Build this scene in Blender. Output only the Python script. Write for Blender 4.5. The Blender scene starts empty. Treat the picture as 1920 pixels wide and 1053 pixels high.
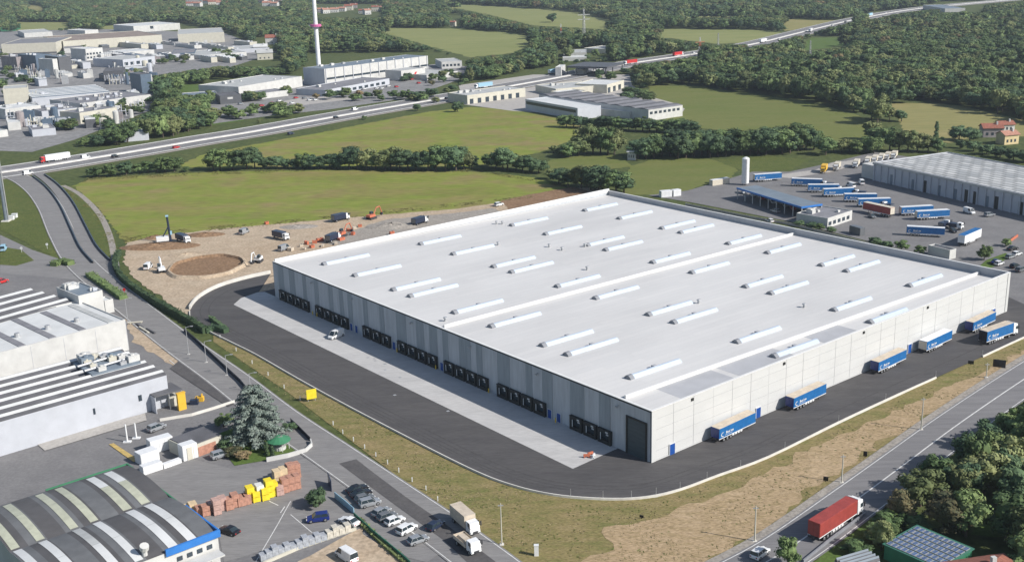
import bpy, bmesh, math, random
from mathutils import Vector, Matrix, noise
from mathutils.geometry import tessellate_polygon
random.seed(7)
SC = bpy.context.scene
COL = SC.collection
R = math.radians
# ------------------------------------------------------------------ camera
F_PX, PITCH, ROLL = 2127.99, 0.287139, -0.02913
CAM = Vector((-28.554, -221.188, 106.61))
fw = Vector((0, math.cos(PITCH), -math.sin(PITCH)))
_r = Vector((1, 0, 0)); _u = Vector((0, math.sin(PITCH), math.cos(PITCH)))
r2 = _r*math.cos(ROLL) + _u*math.sin(ROLL)
u2 = -_r*math.sin(ROLL) + _u*math.cos(ROLL)
cd = bpy.data.cameras.new('camera'); cam = bpy.data.objects.new('camera', cd); COL.objects.link(cam)
cam.matrix_world = Matrix(((r2.x, u2.x, -fw.x, CAM.x), (r2.y, u2.y, -fw.y, CAM.y), (r2.z, u2.z, -fw.z, CAM.z), (0, 0, 0, 1)))
cd.sensor_width = 36; cd.lens = 36*F_PX/1920; cd.clip_start = 1; cd.clip_end = 60000
SC.camera = cam
# ------------------------------------------------------------------ light
SUN_EL, SUN_AZ = R(35.5), R(-24.5)          # azimuth measured from +x towards +y
sv = Vector((math.cos(SUN_EL)*math.cos(SUN_AZ), math.cos(SUN_EL)*math.sin(SUN_AZ), math.sin(SUN_EL)))
sd = bpy.data.lights.new('sun', 'SUN'); sun = bpy.data.objects.new('sun', sd); COL.objects.link(sun)
sd.energy = 4.8; sd.angle = R(0.5); sd.color = (1, .955, .9)
sun.rotation_euler = sv.to_track_quat('Z', 'Y').to_euler(); sun.location = (0, 0, 300)
W = bpy.data.worlds.new('World'); SC.world = W; W.use_nodes = True
wn = W.node_tree.nodes; sky = wn.new('ShaderNodeTexSky'); sky.sky_type = 'NISHITA'; sky.sun_disc = False
sky.sun_elevation = SUN_EL; sky.sun_rotation = math.pi/2 - SUN_AZ
W.node_tree.links.new(sky.outputs[0], wn['Background'].inputs[0]); wn['Background'].inputs[1].default_value = 0.095
SC.view_settings.view_transform = 'Standard'; SC.view_settings.look = 'None'; SC.view_settings.gamma = 1
SC.view_settings.exposure = 0.24
SC.cycles.max_bounces = 5; SC.cycles.diffuse_bounces = 2; SC.cycles.volume_bounces = 0
# ------------------------------------------------------------------ helpers
def G(x, y, z=0.0):
    "photo pixel (1920 x 1053) to the world point at height z"
    d = fw + r2*((x-960)/F_PX) - u2*((y-526.5)/F_PX)
    t = (z-CAM.z)/d.z
    return Vector((CAM.x+d.x*t, CAM.y+d.y*t, z))
def P(v):
    d = Vector(v)-CAM; zz = d.dot(fw)
    return 960+F_PX*d.dot(r2)/zz, 526.5-F_PX*d.dot(u2)/zz
def tag(o, label=None, cat=None, group=None, kind=None):
    if label: o['label'] = label
    if cat: o['category'] = cat
    if group: o['group'] = group
    if kind: o['kind'] = kind
    return o
def empty(name, loc=(0, 0, 0), rz=0, label=None, cat=None, group=None):
    o = bpy.data.objects.new(name, None); COL.objects.link(o); o.location = loc; o.rotation_euler = (0, 0, rz)
    o.empty_display_size = .3
    return tag(o, label, cat, group)
class MB:
    def __init__(s): s.v = []; s.f = []; s.m = []; s.M = Matrix.Identity(4)
    def poly(s, pts, mi=0):
        n = len(s.v); s.v += [tuple(s.M @ Vector(p)) for p in pts]; s.f.append(tuple(range(n, n+len(pts)))); s.m.append(mi)
    def hexa(s, b, t, mi=0, mt=None):
        n = len(s.v); k = len(b); s.v += [tuple(s.M @ Vector(p)) for p in list(b)+list(t)]
        s.f.append(tuple(range(n+k-1, n-1, -1))); s.m.append(mi)
        s.f.append(tuple(range(n+k, n+2*k))); s.m.append(mi if mt is None else mt)
        for i in range(k):
            j = (i+1) % k; s.f.append((n+i, n+j, n+k+j, n+k+i)); s.m.append(mi)
    def box(s, x0, x1, y0, y1, z0, z1, mi=0, mt=None, tx=0, ty=0):
        s.hexa([(x0, y0, z0), (x1, y0, z0), (x1, y1, z0), (x0, y1, z0)],
               [(x0+tx, y0+ty, z1), (x1-tx, y0+ty, z1), (x1-tx, y1-ty, z1), (x0+tx, y1-ty, z1)], mi, mt)
    def prism(s, pts, z0, z1, mi=0, mt=None):
        s.hexa([(p[0], p[1], z0) for p in pts], [(p[0], p[1], z1) for p in pts], mi, mt)
    def cyl(s, a, b, ra, rb=None, n=10, mi=0):
        a, b = Vector(a), Vector(b); rb = ra if rb is None else rb
        ax = (b-a).normalized(); p = ax.orthogonal().normalized(); q = ax.cross(p)
        ring = lambda c, r: [c+(p*math.cos(2*math.pi*i/n)+q*math.sin(2*math.pi*i/n))*r for i in range(n)]
        s.hexa(ring(a, ra), ring(b, rb), mi)
    def extr(s, prof, y0, y1, mi=0, axis='y', inset=0, top=None):
        "profile of (x,z) points extruded along y"
        s.hexa([(p[0], y0, p[1]) for p in prof][::-1], [(p[0], y1, p[1]) for p in prof][::-1], mi)
    def build(s, name, mats, parent=None, smooth=False, bevel=0):
        me = bpy.data.meshes.new(name); me.from_pydata(s.v, [], s.f)
        if not isinstance(mats, (list, tuple)): mats = [mats]
        for m in mats: me.materials.append(m)
        if len(mats) > 1: me.polygons.foreach_set('material_index', s.m)
        if smooth: me.shade_smooth()
        me.update()
        o = bpy.data.objects.new(name, me); COL.objects.link(o)
        if parent: o.parent = parent
        if bevel:
            b = o.modifiers.new('bevel', 'BEVEL'); b.width = bevel; b.segments = 2; b.limit_method = 'ANGLE'
        return o
def children(o): return [c for c in bpy.data.objects if c.parent == o]
KIDS = {}
def kids(o):
    if o.name not in KIDS: KIDS[o.name] = [c for c in bpy.data.objects if c.parent == o]
    return KIDS[o.name]
def copy_tree(o, parent=None):
    ks = kids(o)
    c = o.copy(); COL.objects.link(c); c.parent = parent
    KIDS[c.name] = [copy_tree(k, c) for k in ks]
    return c
def recolor(o, rep):
    for k in kids(o)+[o]:
        if k.type == 'MESH':
            for s in k.material_slots:
                if s.material and s.material.name in rep:
                    m = rep[s.material.name]; s.link = 'OBJECT'; s.material = m
        if k is not o: recolor(k, rep)
class Proto:
    def __init__(s, o): s.o = o; s.used = False
    def put(s, loc, rz, label, group=None, rep=None, sc=1):
        o = s.o if not s.used else copy_tree(s.o)
        o.location = loc; o.rotation_euler = (0, 0, rz)
        if sc != 1: o.scale = (sc,)*3 if not isinstance(sc, tuple) else sc
        o['label'] = label
        if group: o['group'] = group
        if rep:
            if s.used: recolor(o, rep)
            else: s.pending = (o, rep)
        s.used = True
        return o
    def px(s, a, b, label, group=None, rep=None, sc=1):
        "stand at the middle of two pixels, nose towards the second"
        A, B = G(*a, .2), G(*b, .2); d = B-A
        return s.put((A+B)/2, math.atan2(d.y, d.x), label, group, rep, sc)
# ------------------------------------------------------------------ materials
def nodes(m):
    m.use_nodes = True; nt = m.node_tree; return nt, nt.nodes, nt.links, nt.nodes['Principled BSDF']
def lerpc(a, k): return tuple(max(0, min(1, c*k)) for c in a)
def mat(name, col, rough=.7, var=.12, scale=.6, metal=0, bump=0, detail=4, col2=None, obj_random=0, stretch=None, spec=.5, rot=0, thr=(.35, .65)):
    m = bpy.data.materials.new(name); nt, n, l, b = nodes(m)
    b.inputs['Roughness'].default_value = rough; b.inputs['Metallic'].default_value = metal
    b.inputs['Specular IOR Level'].default_value = spec
    tc = n.new('ShaderNodeTexCoord'); mp = n.new('ShaderNodeMapping'); l.new(tc.outputs['Object'], mp.inputs[0])
    if stretch: mp.inputs['Scale'].default_value = stretch
    mp.inputs['Rotation'].default_value = (0, 0, rot)
    nz = n.new('ShaderNodeTexNoise'); nz.inputs['Scale'].default_value = scale; nz.inputs['Detail'].default_value = detail
    nz.inputs['Roughness'].default_value = .62
    l.new(mp.outputs[0], nz.inputs['Vector'])
    cr = n.new('ShaderNodeValToRGB'); e = cr.color_ramp.elements
    e[0].position, e[1].position = thr
    c2 = col2 or lerpc(col, 1+var); c1 = col if col2 else lerpc(col, 1-var)
    e[0].color = (*c1, 1); e[1].color = (*c2, 1)
    l.new(nz.outputs[0], cr.inputs[0]); out = cr.outputs[0]
    if obj_random:
        oi = n.new('ShaderNodeObjectInfo'); hs = n.new('ShaderNodeHueSaturation')
        mr = n.new('ShaderNodeMapRange'); mr.inputs[3].default_value = 1-obj_random; mr.inputs[4].default_value = 1+obj_random
        l.new(oi.outputs['Random'], mr.inputs[0]); l.new(mr.outputs[0], hs.inputs['Value']); l.new(out, hs.inputs['Color']); out = hs.outputs[0]
    l.new(out, b.inputs['Base Color'])
    if bump:
        bp = n.new('ShaderNodeBump'); bp.inputs['Strength'].default_value = bump; l.new(nz.outputs[0], bp.inputs['Height']); l.new(bp.outputs[0], b.inputs['Normal'])
    return m
def ground_mat(name, big, small, bscale=.02, sscale=.3, stretch=(1, 1, 1), rot=0, mixf=.5, rough=.95, fine=1.5, finevar=.25, bands=None):
    "two colour ramps (large patches and small mottling) mixed, then fine value noise"
    m = bpy.data.materials.new(name); nt, n, l, b = nodes(m)
    b.inputs['Roughness'].default_value = rough; b.inputs['Specular IOR Level'].default_value = .15
    tc = n.new('ShaderNodeTexCoord'); mp = n.new('ShaderNodeMapping'); l.new(tc.outputs['Object'], mp.inputs[0])
    mp.inputs['Scale'].default_value = stretch; mp.inputs['Rotation'].default_value = (0, 0, rot)
    def ramp(cols, sc, det, vec):
        nz = n.new('ShaderNodeTexNoise'); nz.inputs['Scale'].default_value = sc; nz.inputs['Detail'].default_value = det; nz.inputs['Roughness'].default_value = .65
        l.new(vec, nz.inputs['Vector'])
        cr = n.new('ShaderNodeValToRGB'); e = cr.color_ramp.elements
        while len(e) < len(cols): e.new(.5)
        for i, c in enumerate(cols):
            e[i].position = .3+.4*i/(len(cols)-1); e[i].color = (*c, 1)
        l.new(nz.outputs[0], cr.inputs[0]); return cr.outputs[0]
    a = ramp(big, bscale, 3, tc.outputs['Object']); c = ramp(small, sscale, 5, mp.outputs[0])
    mx = n.new('ShaderNodeMix'); mx.data_type = 'RGBA'; mx.inputs[0].default_value = mixf
    l.new(a, mx.inputs[6]); l.new(c, mx.inputs[7]); out = mx.outputs[2]
    nz = n.new('ShaderNodeTexNoise'); nz.inputs['Scale'].default_value = fine; nz.inputs['Detail'].default_value = 3
    l.new(mp.outputs[0], nz.inputs['Vector'])
    mr = n.new('ShaderNodeMapRange'); mr.inputs[1].default_value = .3; mr.inputs[2].default_value = .7; mr.inputs[3].default_value = 1-finevar; mr.inputs[4].default_value = 1+finevar
    l.new(nz.outputs[0], mr.inputs[0])
    hs = n.new('ShaderNodeHueSaturation'); l.new(mr.outputs[0], hs.inputs['Value']); l.new(out, hs.inputs['Color'])
    l.new(hs.outputs[0], b.inputs['Base Color'])
    return m
M = {}
BR = R(38.98)   # heading of the warehouse long roof strips, used to orient wheel-track streaks
M['grass_gen'] = ground_mat('meadow_grass', [(.06, .09, .03), (.09, .11, .035)], [(.05, .075, .025), (.115, .12, .045)], .01, .1, fine=.4)
M['field'] = ground_mat('field_grass', [(.16, .21, .035), (.2, .18, .06), (.18, .24, .035), (.23, .18, .085), (.15, .2, .035)], [(.13, .185, .03), (.22, .22, .06), (.27, .2, .1)], .016, .028, (.5, 2.4, 1), R(6), .5, fine=.3, finevar=.2)
M['field_far'] = ground_mat('far_field_grass', [(.19, .22, .075), (.25, .26, .1)], [(.17, .2, .065), (.28, .27, .12)], .008, .03, (.4, 2.5, 1), R(-4), .5, fine=.2, finevar=.08)
M['field_olive'] = ground_mat('olive_field', [(.125, .155, .04), (.165, .17, .055)], [(.11, .145, .035), (.18, .175, .065)], .012, .05, (.5, 2, 1), R(-20), .5, fine=.6, finevar=.12)
M['field_dry'] = ground_mat('dry_field', [(.26, .24, .09), (.2, .2, .07), (.3, .25, .11)], [(.22, .21, .08), (.33, .28, .13)], .012, .06, (.3, 2.5, 1), R(-20), .5, fine=.4, finevar=.12)
M['verge'] = ground_mat('verge_grass', [(.13, .15, .045), (.21, .18, .075), (.28, .21, .11)], [(.1, .13, .035), (.22, .18, .08), (.31, .235, .13)], .035, .16, (1, 2.4, 1), R(30), .55, fine=1.4, finevar=.3)
M['verge_green'] = ground_mat('green_verge', [(.07, .1, .025), (.11, .13, .035)], [(.06, .09, .02), (.14, .14, .05)], .04, .3, fine=1.5, finevar=.3)
M['verge_dry'] = ground_mat('dry_verge', [(.38, .275, .165), (.31, .23, .13), (.43, .325, .205)], [(.22, .18, .085), (.38, .28, .17), (.46, .35, .23)], .04, .3, (1, 3.2, 1), R(-38), .6, fine=1.2, finevar=.28)
M['lawn'] = ground_mat('lawn', [(.075, .13, .03), (.1, .15, .035)], [(.07, .12, .025), (.11, .15, .045)], .05, .4, fine=2, finevar=.2)
M['dirt'] = ground_mat('bare_soil', [(.38, .29, .2), (.46, .37, .27), (.4, .34, .26)], [(.3, .225, .15), (.5, .405, .3)], .03, .2, fine=1.2, finevar=.22)
M['gravel'] = ground_mat('gravel', [(.27, .25, .22), (.33, .3, .26)], [(.24, .22, .2), (.36, .33, .29)], .04, .3, fine=1.5, finevar=.25)
M['soil'] = ground_mat('dark_soil', [(.2, .125, .075), (.27, .17, .1)], [(.17, .105, .06), (.28, .19, .12)], .06, .3, fine=1.2, finevar=.25)
M['new_asphalt'] = ground_mat('new_asphalt', [(.075, .073, .075), (.098, .094, .094)], [(.066, .064, .066), (.112, .108, .106)], .05, .15, (.3, 1.6, 1), -BR, .55, .85, fine=1.8, finevar=.12)
M['asphalt'] = ground_mat('asphalt', [(.195, .19, .19), (.24, .235, .23)], [(.175, .17, .17), (.265, .26, .25)], .04, .2, (.3, 2, 1), R(-55), .5, .85, fine=1.6, finevar=.1)
M['asphalt_r'] = ground_mat('road_asphalt', [(.175, .173, .178), (.215, .21, .212)], [(.15, .148, .152), (.235, .23, .23)], .04, .25, (.15, 2.6, 1), R(35), .5, .85, fine=1.6, finevar=.1)
M['asphalt_dark'] = ground_mat('patched_asphalt', [(.085, .082, .085), (.11, .105, .105)], [(.075, .072, .075), (.13, .125, .12)], .05, .3, fine=1.8, finevar=.12)
M['yard'] = ground_mat('yard_asphalt', [(.165, .162, .166), (.21, .206, .205)], [(.145, .142, .145), (.23, .226, .222)], .035, .15, fine=1.4, finevar=.1)
M['concrete'] = ground_mat('concrete_slab', [(.43, .43, .43), (.5, .49, .475)], [(.38, .375, .37), (.54, .53, .515)], .05, .12, (.4, 1.6, 1), R(50), .5, .8, fine=1.3, finevar=.08)
M['paving'] = ground_mat('pale_paving', [(.36, .345, .32), (.43, .41, .38)], [(.33, .31, .29), (.45, .43, .4)], .05, .3, fine=1.5, finevar=.12)
M['paint'] = mat('road_paint', (.62, .62, .6), .7, .15, 1)
M['paint_y'] = mat('yellow_paint', (.5, .36, .12), .7, .2, 1)
# ------------------------------------------------------------------ ground sheets
NS = [0]
def jag(ps, amp, step=2.2):
    out = []; n = len(ps)
    for i in range(n):
        a, b_ = ps[i], ps[(i+1) % n]; L = (b_-a).length; k = max(1, min(60, int(L/step)))
        nn = Vector((-(b_-a).y, (b_-a).x, 0)).normalized()
        for j in range(k):
            p = a.lerp(b_, j/k); q = p+nn*amp*(noise.noise(p*.22)+.6*noise.noise(p*.7)); out.append(q)
    return out
def sheet(name, pts, z, m, kind='structure', world=False, rough=0):
    NS[0] += 1; z += NS[0]*.0006
    ps = [Vector((p[0], p[1], z)) if world else G(p[0], p[1], z) for p in pts]
    if rough: ps = jag(ps, rough, 2.2 if rough < 4 else 6)
    me = bpy.data.meshes.new(name); tris = tessellate_polygon([[Vector((p.x, p.y, 0)) for p in ps]])
    nf = []
    for t in tris:
        a, b_, c = [ps[i] for i in t]
        nf.append(t if (b_-a).cross(c-a).z > 0 else t[::-1])
    me.from_pydata([tuple(p) for p in ps], [], nf); me.materials.append(m)
    o = bpy.data.objects.new(name, me); COL.objects.link(o); o['kind'] = kind
    return o
def smooth_line(pts, n=6):
    "Catmull-Rom through world points"
    out = []; k = len(pts)
    for i in range(k-1):
        p0 = pts[max(i-1, 0)]; p1 = pts[i]; p2 = pts[i+1]; p3 = pts[min(i+2, k-1)]
        for j in range(n):
            t = j/n
            out.append(.5*((2*p1)+(p2-p0)*t+(2*p0-5*p1+4*p2-p3)*t*t+(3*p1-p0-3*p2+p3)*t**3))
    out.append(pts[-1]); return out
def offsets(line):
    N = []
    for i, p in enumerate(line):
        a = line[max(i-1, 0)]; b = line[min(i+1, len(line)-1)]; d = (b-a); d.z = 0; d.normalize(); N.append(Vector((-d.y, d.x, 0)))
    return N
def ribbon_mb(mb, line, o0, o1, z, mi=0):
    N = offsets(line)
    for i in range(len(line)-1):
        a, b = line[i], line[i+1]
        q = [a+N[i]*o0, b+N[i+1]*o0, b+N[i+1]*o1, a+N[i]*o1]
        mb.poly([(p.x, p.y, z) for p in (q if o1 > o0 else q[::-1])], mi)
def wall_mb(mb, line, o0, o1, z0, z1, mi=0):
    N = offsets(line)
    for i in range(len(line)-1):
        a, b = line[i], line[i+1]
        q = [a+N[i]*o0, b+N[i+1]*o0, b+N[i+1]*o1, a+N[i]*o1]
        if o1 < o0: q = q[::-1]
        mb.poly([(p.x, p.y, z1) for p in q], mi)
        for s, (e0, e1) in enumerate(((0, 1), (2, 3))):
            mb.poly([(q[e0].x, q[e0].y, z0), (q[e1].x, q[e1].y, z0), (q[e1].x, q[e1].y, z1), (q[e0].x, q[e0].y, z1)], mi)
    for i in (0, len(line)-1):
        a = line[i]; q = [a+N[i]*o0, a+N[i]*o1]
        mb.poly([(q[0].x, q[0].y, z0), (q[1].x, q[1].y, z0), (q[1].x, q[1].y, z1), (q[0].x, q[0].y, z1)], mi)
def dashes(mb, line, off, w, z, on, gap, mi=0):
    "dashed paint along a line"
    N = offsets(line); d = 0
    for i in range(len(line)-1):
        a, b = line[i]+N[i]*off, line[i+1]+N[i+1]*off; L = (b-a).length; t = 0
        while t < L:
            ph = d % (on+gap)
            step = min(L-t, (on-ph) if ph < on else (on+gap-ph))
            if ph < on:
                p = a.lerp(b, t/L); q = a.lerp(b, (t+step)/L); n_ = N[i]*w/2
                mb.poly([(*(p-n_).xy, z), (*(q-n_).xy, z), (*(q+n_).xy, z), (*(p+n_).xy, z)], mi)
            t += step+1e-4; d += step+1e-4
def GL(*px, n=6): return smooth_line([G(*p) for p in px], n)
# ================================================================== GROUND
gm = MB(); S = 30000
gm.poly([(-S, -2000, 0), (S, -2000, 0), (S, 60000, 0), (-S, 60000, 0)]); tag(gm.build('ground', M['grass_gen']), kind='structure')
FIELDS = {
 'front_field': ([(135, 350), (165, 336), (280, 328), (400, 322), (600, 319), (760, 321), (900, 322), (1000, 333), (1060, 350), (1085, 358), (1000, 372), (860, 392), (640, 410), (430, 428), (300, 442), (235, 456), (215, 430), (185, 390)], 'field'),
 'middle_field': ([(330, 312), (380, 290), (480, 270), (600, 249), (700, 229), (800, 210), (880, 201), (960, 204), (1050, 222), (1098, 240), (1075, 262), (1010, 286), (925, 305), (890, 312), (600, 312), (400, 316)], 'field'),
 'hedge_field': ([(1010, 318), (1030, 300), (1100, 290), (1165, 292), (1185, 312), (1110, 322), (1060, 325)], 'field_olive'),
 'paddock': ([(1165, 366), (1180, 312), (1240, 294), (1330, 297), (1385, 314), (1372, 332), (1290, 356), (1240, 366)], 'field_olive'),
 'long_field': ([(1215, 160), (1300, 162), (1420, 177), (1520, 192), (1610, 216), (1655, 238), (1650, 262), (1560, 270), (1480, 250), (1390, 248), (1260, 235), (1225, 200)], 'field_olive'),
 'yellow_field': ([(1670, 193), (1760, 194), (1810, 200), (1920, 226), (1960, 240), (1920, 256), (1830, 256), (1780, 268), (1700, 262), (1690, 235)], 'field_dry'),
 'upper_field': ([(690, 52), (850, 54), (960, 62), (990, 68), (1000, 84), (960, 100), (880, 108), (800, 85), (730, 65)], 'field_far'),
 'top_field': ([(760, 2), (960, 14), (1080, 22), (1165, 44), (1130, 55), (1000, 48), (900, 24), (820, 10)], 'field_far'),
 'strip_field': ([(1225, 54), (1440, 57), (1490, 68), (1440, 80), (1340, 82), (1240, 70)], 'field_far'),
 'brown_field': ([(1462, 36), (1580, 39), (1560, 47), (1475, 58)], 'field_dry'),
 'far_left_field': ([(25, 42), (132, 42), (136, 56), (30, 58)], 'field_far'),
 'small_field': ([(190, 50), (250, 44), (255, 52), (195, 57)], 'field_far'),
 'green_plot': ([(1520, 71), (1600, 71), (1600, 84), (1540, 92), (1480, 98)], 'lawn'),
 'factory_lawn': ([(0, 152), (90, 157), (80, 168), (0, 166)], 'lawn'),
 'pond_lawn': ([(330, 158), (400, 160), (400, 174), (340, 176)], 'lawn'),
 'roadside_lawn': ([(370, 222), (450, 212), (460, 226), (390, 236), (375, 232)], 'lawn'),
 'clearing': ([(50, 8), (88, 14), (82, 22), (48, 16)], 'field_dry'),
 'glade': ([(640, 42), (725, 44), (725, 50), (650, 50)], 'field_far'),
 'orchard_strip': ([(1285, 24), (1380, 24), (1380, 33), (1290, 33)], 'field_far'),
 'river_meadow': ([(1340, 300), (1440, 292), (1520, 300), (1480, 318), (1400, 324)], 'verge_green'),
 'right_glade': ([(1880, 116), (1960, 116), (1960, 126), (1885, 126)], 'field_far'),
 'hamlet_meadow': ([(1860, 168), (1960, 166), (1960, 176), (1865, 176)], 'field_far'),
}
for i, (k, (pts, m)) in enumerate(FIELDS.items()): sheet(k, pts, .05, M[m], rough=1.6 if min(q[1] for q in pts) > 150 else 7)
sheet('verge', [(400, 626), (430, 640), (480, 650), (735, 790), (960, 900), (1100, 935), (1230, 932), (1440, 858), (1815, 680), (1960, 612), (1960, 690), (1790, 775), (1385, 1053), (1380, 1100), (960, 1100), (940, 1040), (700, 858), (540, 735), (400, 640)], .06, M['verge'])
sheet('dry_bank', [(1130, 985), (1250, 965), (1380, 918), (1500, 850), (1640, 785), (1750, 735), (1860, 688), (1940, 645), (1950, 668), (1830, 735), (1700, 800), (1560, 885), (1440, 985), (1330, 1053), (1200, 1100), (1080, 1060), (1150, 1030)], .09, M['verge_dry'], rough=2.2)
sheet('roadside_grass', [(1385, 1053), (1440, 1010), (1560, 915), (1700, 818), (1800, 760), (1795, 778), (1700, 838), (1560, 940), (1440, 1030), (1410, 1060)], .12, M['verge_green'], rough=1.2)
sheet('site_soil', [(238, 455), (300, 441), (430, 427), (640, 409), (860, 391), (1000, 370), (1075, 352), (1120, 352), (1150, 370), (930, 400), (560, 500), (516, 545), (420, 560), (355, 596), (300, 555), (250, 520), (232, 490)], .09, M['dirt'], rough=1.2)
sheet('soil_bank', [(940, 376), (1000, 363), (1075, 350), (1100, 357), (1090, 372), (960, 400)], .13, M['soil'], rough=1.2)
sheet('site_gravel', [(640, 440), (720, 412), (860, 398), (920, 390), (940, 396), (820, 425), (700, 455), (640, 462), (610, 455)], .13, M['gravel'], rough=1.2)
sheet('left_verge', [(0, 330), (60, 345), (90, 380), (120, 440), (145, 490), (110, 490), (60, 460), (0, 430)], .07, M['verge_green'], rough=1.2)
sheet('ramp_verge', [(105, 345), (140, 350), (185, 395), (215, 440), (222, 480), (200, 490), (165, 430), (140, 385)], .08, M['verge_green'], rough=1.2)
track = MB(); ribbon_mb(track, GL((118, 348), (150, 365), (185, 400), (205, 440), (215, 485)), -1.2, 1.2, .12); tag(track.build('dirt_track', M['gravel']), kind='structure')
M['gravel_grey'] = ground_mat('estate_paving', [(.2, .2, .2), (.27, .265, .26)], [(.17, .17, .17), (.3, .295, .29)], .01, .06, fine=.3, finevar=.2)
# town ground round the industrial estate
sheet('estate_ground', [(-80, 60), (200, 55), (420, 62), (520, 98), (420, 130), (290, 165), (300, 200), (140, 262), (60, 285), (-80, 280)], .05, M['gravel_grey'])
sheet('factory_yard', [(390, 160), (560, 150), (820, 120), (880, 125), (860, 150), (760, 185), (620, 205), (500, 218), (400, 232), (395, 200)], .05, M['gravel_grey'])
sheet('factory_track', [(500, 196), (560, 184), (640, 180), (660, 186), (580, 196), (510, 206)], .08, M['paving'])
sheet('roadside_yard', [(860, 160), (1000, 140), (1180, 140), (1185, 160), (1222, 182), (1266, 194), (1284, 204), (1274, 219), (1090, 216), (960, 208), (870, 196)], .07, M['paving'])
sheet('depot_yard', [(1215, 366), (1290, 357), (1360, 337), (1410, 322), (1480, 322), (1545, 308), (1640, 285), (1720, 296), (1960, 380), (1960, 620), (1890, 560), (1880, 512), (1700, 470), (1480, 415), (1300, 380)], .08, M['yard'])
sheet('depot_paving', [(1440, 330), (1530, 318), (1560, 305), (1600, 300), (1600, 310), (1560, 322), (1480, 334)], .12, M['paving'])
# ------------------------------------------------------------------ roads
def road(name, line, hw, m, z=.15, edge=None, centre=None, dash=None):
    mb = MB(); ribbon_mb(mb, line, -hw, hw, z); o = tag(mb.build(name, m), kind='structure')
    pm = MB()
    if edge:
        for s in (-1, 1): ribbon_mb(pm, line, s*(hw-edge)-.09, s*(hw-edge)+.09, z+.012)
    if centre: ribbon_mb(pm, line, -centre/2, centre/2, z+.012)
    if dash: dashes(pm, line, 0, .16, z+.012, *dash)
    if pm.v: tag(pm.build('road_marking', M['paint']), kind='structure')
    return o
motor = GL((-260, 366), (-90, 338), (55, 317), (160, 300), (270, 282), (375, 264), (480, 247), (673, 212), (873, 178), (965, 161), (1060, 144), (1170, 122), (1290, 104), (1410, 84), (1500, 62), (1600, 38), (1700, 20), (1800, 9), (1960, -5), n=5)
road('motorway', motor, 15.5, M['asphalt_r'], .2, edge=1.2)
pm = MB()
for off in (-8, 8): dashes(pm, motor, off, .25, .22, 6, 9)
tag(pm.build('lane_marking', M['paint']), kind='structure')
road_l = GL((-60, 312), (20, 328), (62, 350), (92, 385), (118, 440), (150, 492), (210, 545), (330, 640), (430, 712), (520, 782), (620, 850), (700, 905), (820, 988), (930, 1070), (990, 1120), n=8)
hw_l = 5.4
road('side_road', road_l, hw_l, M['asphalt'], .235, edge=.45)
ramp = GL((66, 322), (92, 340), (118, 368), (140, 405), (160, 448), (178, 475), (198, 492), n=8)
road('slip_road', ramp, 2.6, M['asphalt'], .25)
sheet('road_junction', [(165, 505), (185, 480), (222, 486), (228, 520), (250, 545), (215, 545)], .17, M['asphalt'])
road_r = GL((1330, 1110), (1470, 1035), (1607, 937), (1703, 866), (1800, 794), (1920, 712), (2060, 622), n=8)
road('main_road', road_r, 5.6, M['asphalt_r'], .235, edge=.5, centre=.28)
sh = MB(); ribbon_mb(sh, road_r, 5.6, 7.3, .228); tag(sh.build('road_shoulder', M['gravel']), kind='structure')
sheet('roadside_bank', [(1505, 1068), (1560, 1022), (1640, 967), (1700, 930), (1722, 960), (1690, 1000), (1650, 1045), (1600, 1090)], .13, M['lawn'], rough=1.0)
sheet('wood_glade', [(1815, 1000), (1850, 955), (1960, 968), (1960, 1012)], .13, M['lawn'], rough=1.0)
sheet('road_link', [(1380, 1053), (1330, 1080), (960, 1110), (900, 1053), (1000, 1090)], .13, M['asphalt'])
sheet('lane_patch', [(636, 868), (668, 860), (700, 885), (760, 930), (840, 985), (900, 1030), (940, 1060), (900, 1075), (830, 1010), (740, 945)], .245, M['asphalt_dark'])
# left foreground yards
sheet('industry_yard', [(-40, 905), (-40, 500), (100, 500), (170, 510), (215, 560), (300, 630), (405, 712), (500, 780), (640, 880), (735, 950), (850, 1053), (900, 1110), (-40, 1110)], .09, M['yard'])
sheet('pale_yard', [(250, 560), (300, 620), (360, 668), (330, 690), (250, 640), (235, 600)], .13, M['dirt'], rough=1.2)
sheet('left_access', [(0, 440), (60, 468), (125, 490), (165, 505), (190, 530), (100, 520), (0, 512)], .12, M['asphalt'])
sheet('left_hedge_lawn', [(0, 462), (40, 468), (64, 488), (30, 498), (0, 496)], .14, M['verge_green'])
sheet('store_yard', [(255, 900), (330, 852), (410, 872), (440, 880), (560, 862), (600, 850), (650, 905), (640, 945), (690, 985), (600, 1000), (420, 1053), (410, 1000), (320, 930)], .13, M['asphalt'])
sheet('garden_lawn', [(410, 812), (470, 790), (545, 800), (582, 840), (500, 862), (440, 872), (415, 840)], .17, M['lawn'])
sheet('gravel_plot', [(560, 1053), (640, 1008), (672, 990), (720, 1025), (770, 1060), (740, 1100), (560, 1100)], .16, M['dirt'], rough=1.2)
sheet('parking_lot', [(655, 905), (690, 900), (760, 950), (850, 1020), (800, 1053), (765, 1045), (665, 965), (640, 930)], .15, M['asphalt'])
# ================================================================== WAREHOUSE
L_AB, W_AD, H = 165.75, 148.03, 12.0
PHI = 2.251172
Vd = Vector((math.cos(PHI), math.sin(PHI), 0)); Ud = Vector((math.sin(PHI), -math.cos(PHI), 0))
def UVw(u, v, z=0): return Ud*u+Vd*v+Vector((0, 0, z))
def toUV(p): return p.dot(Ud), p.dot(Vd)
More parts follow.
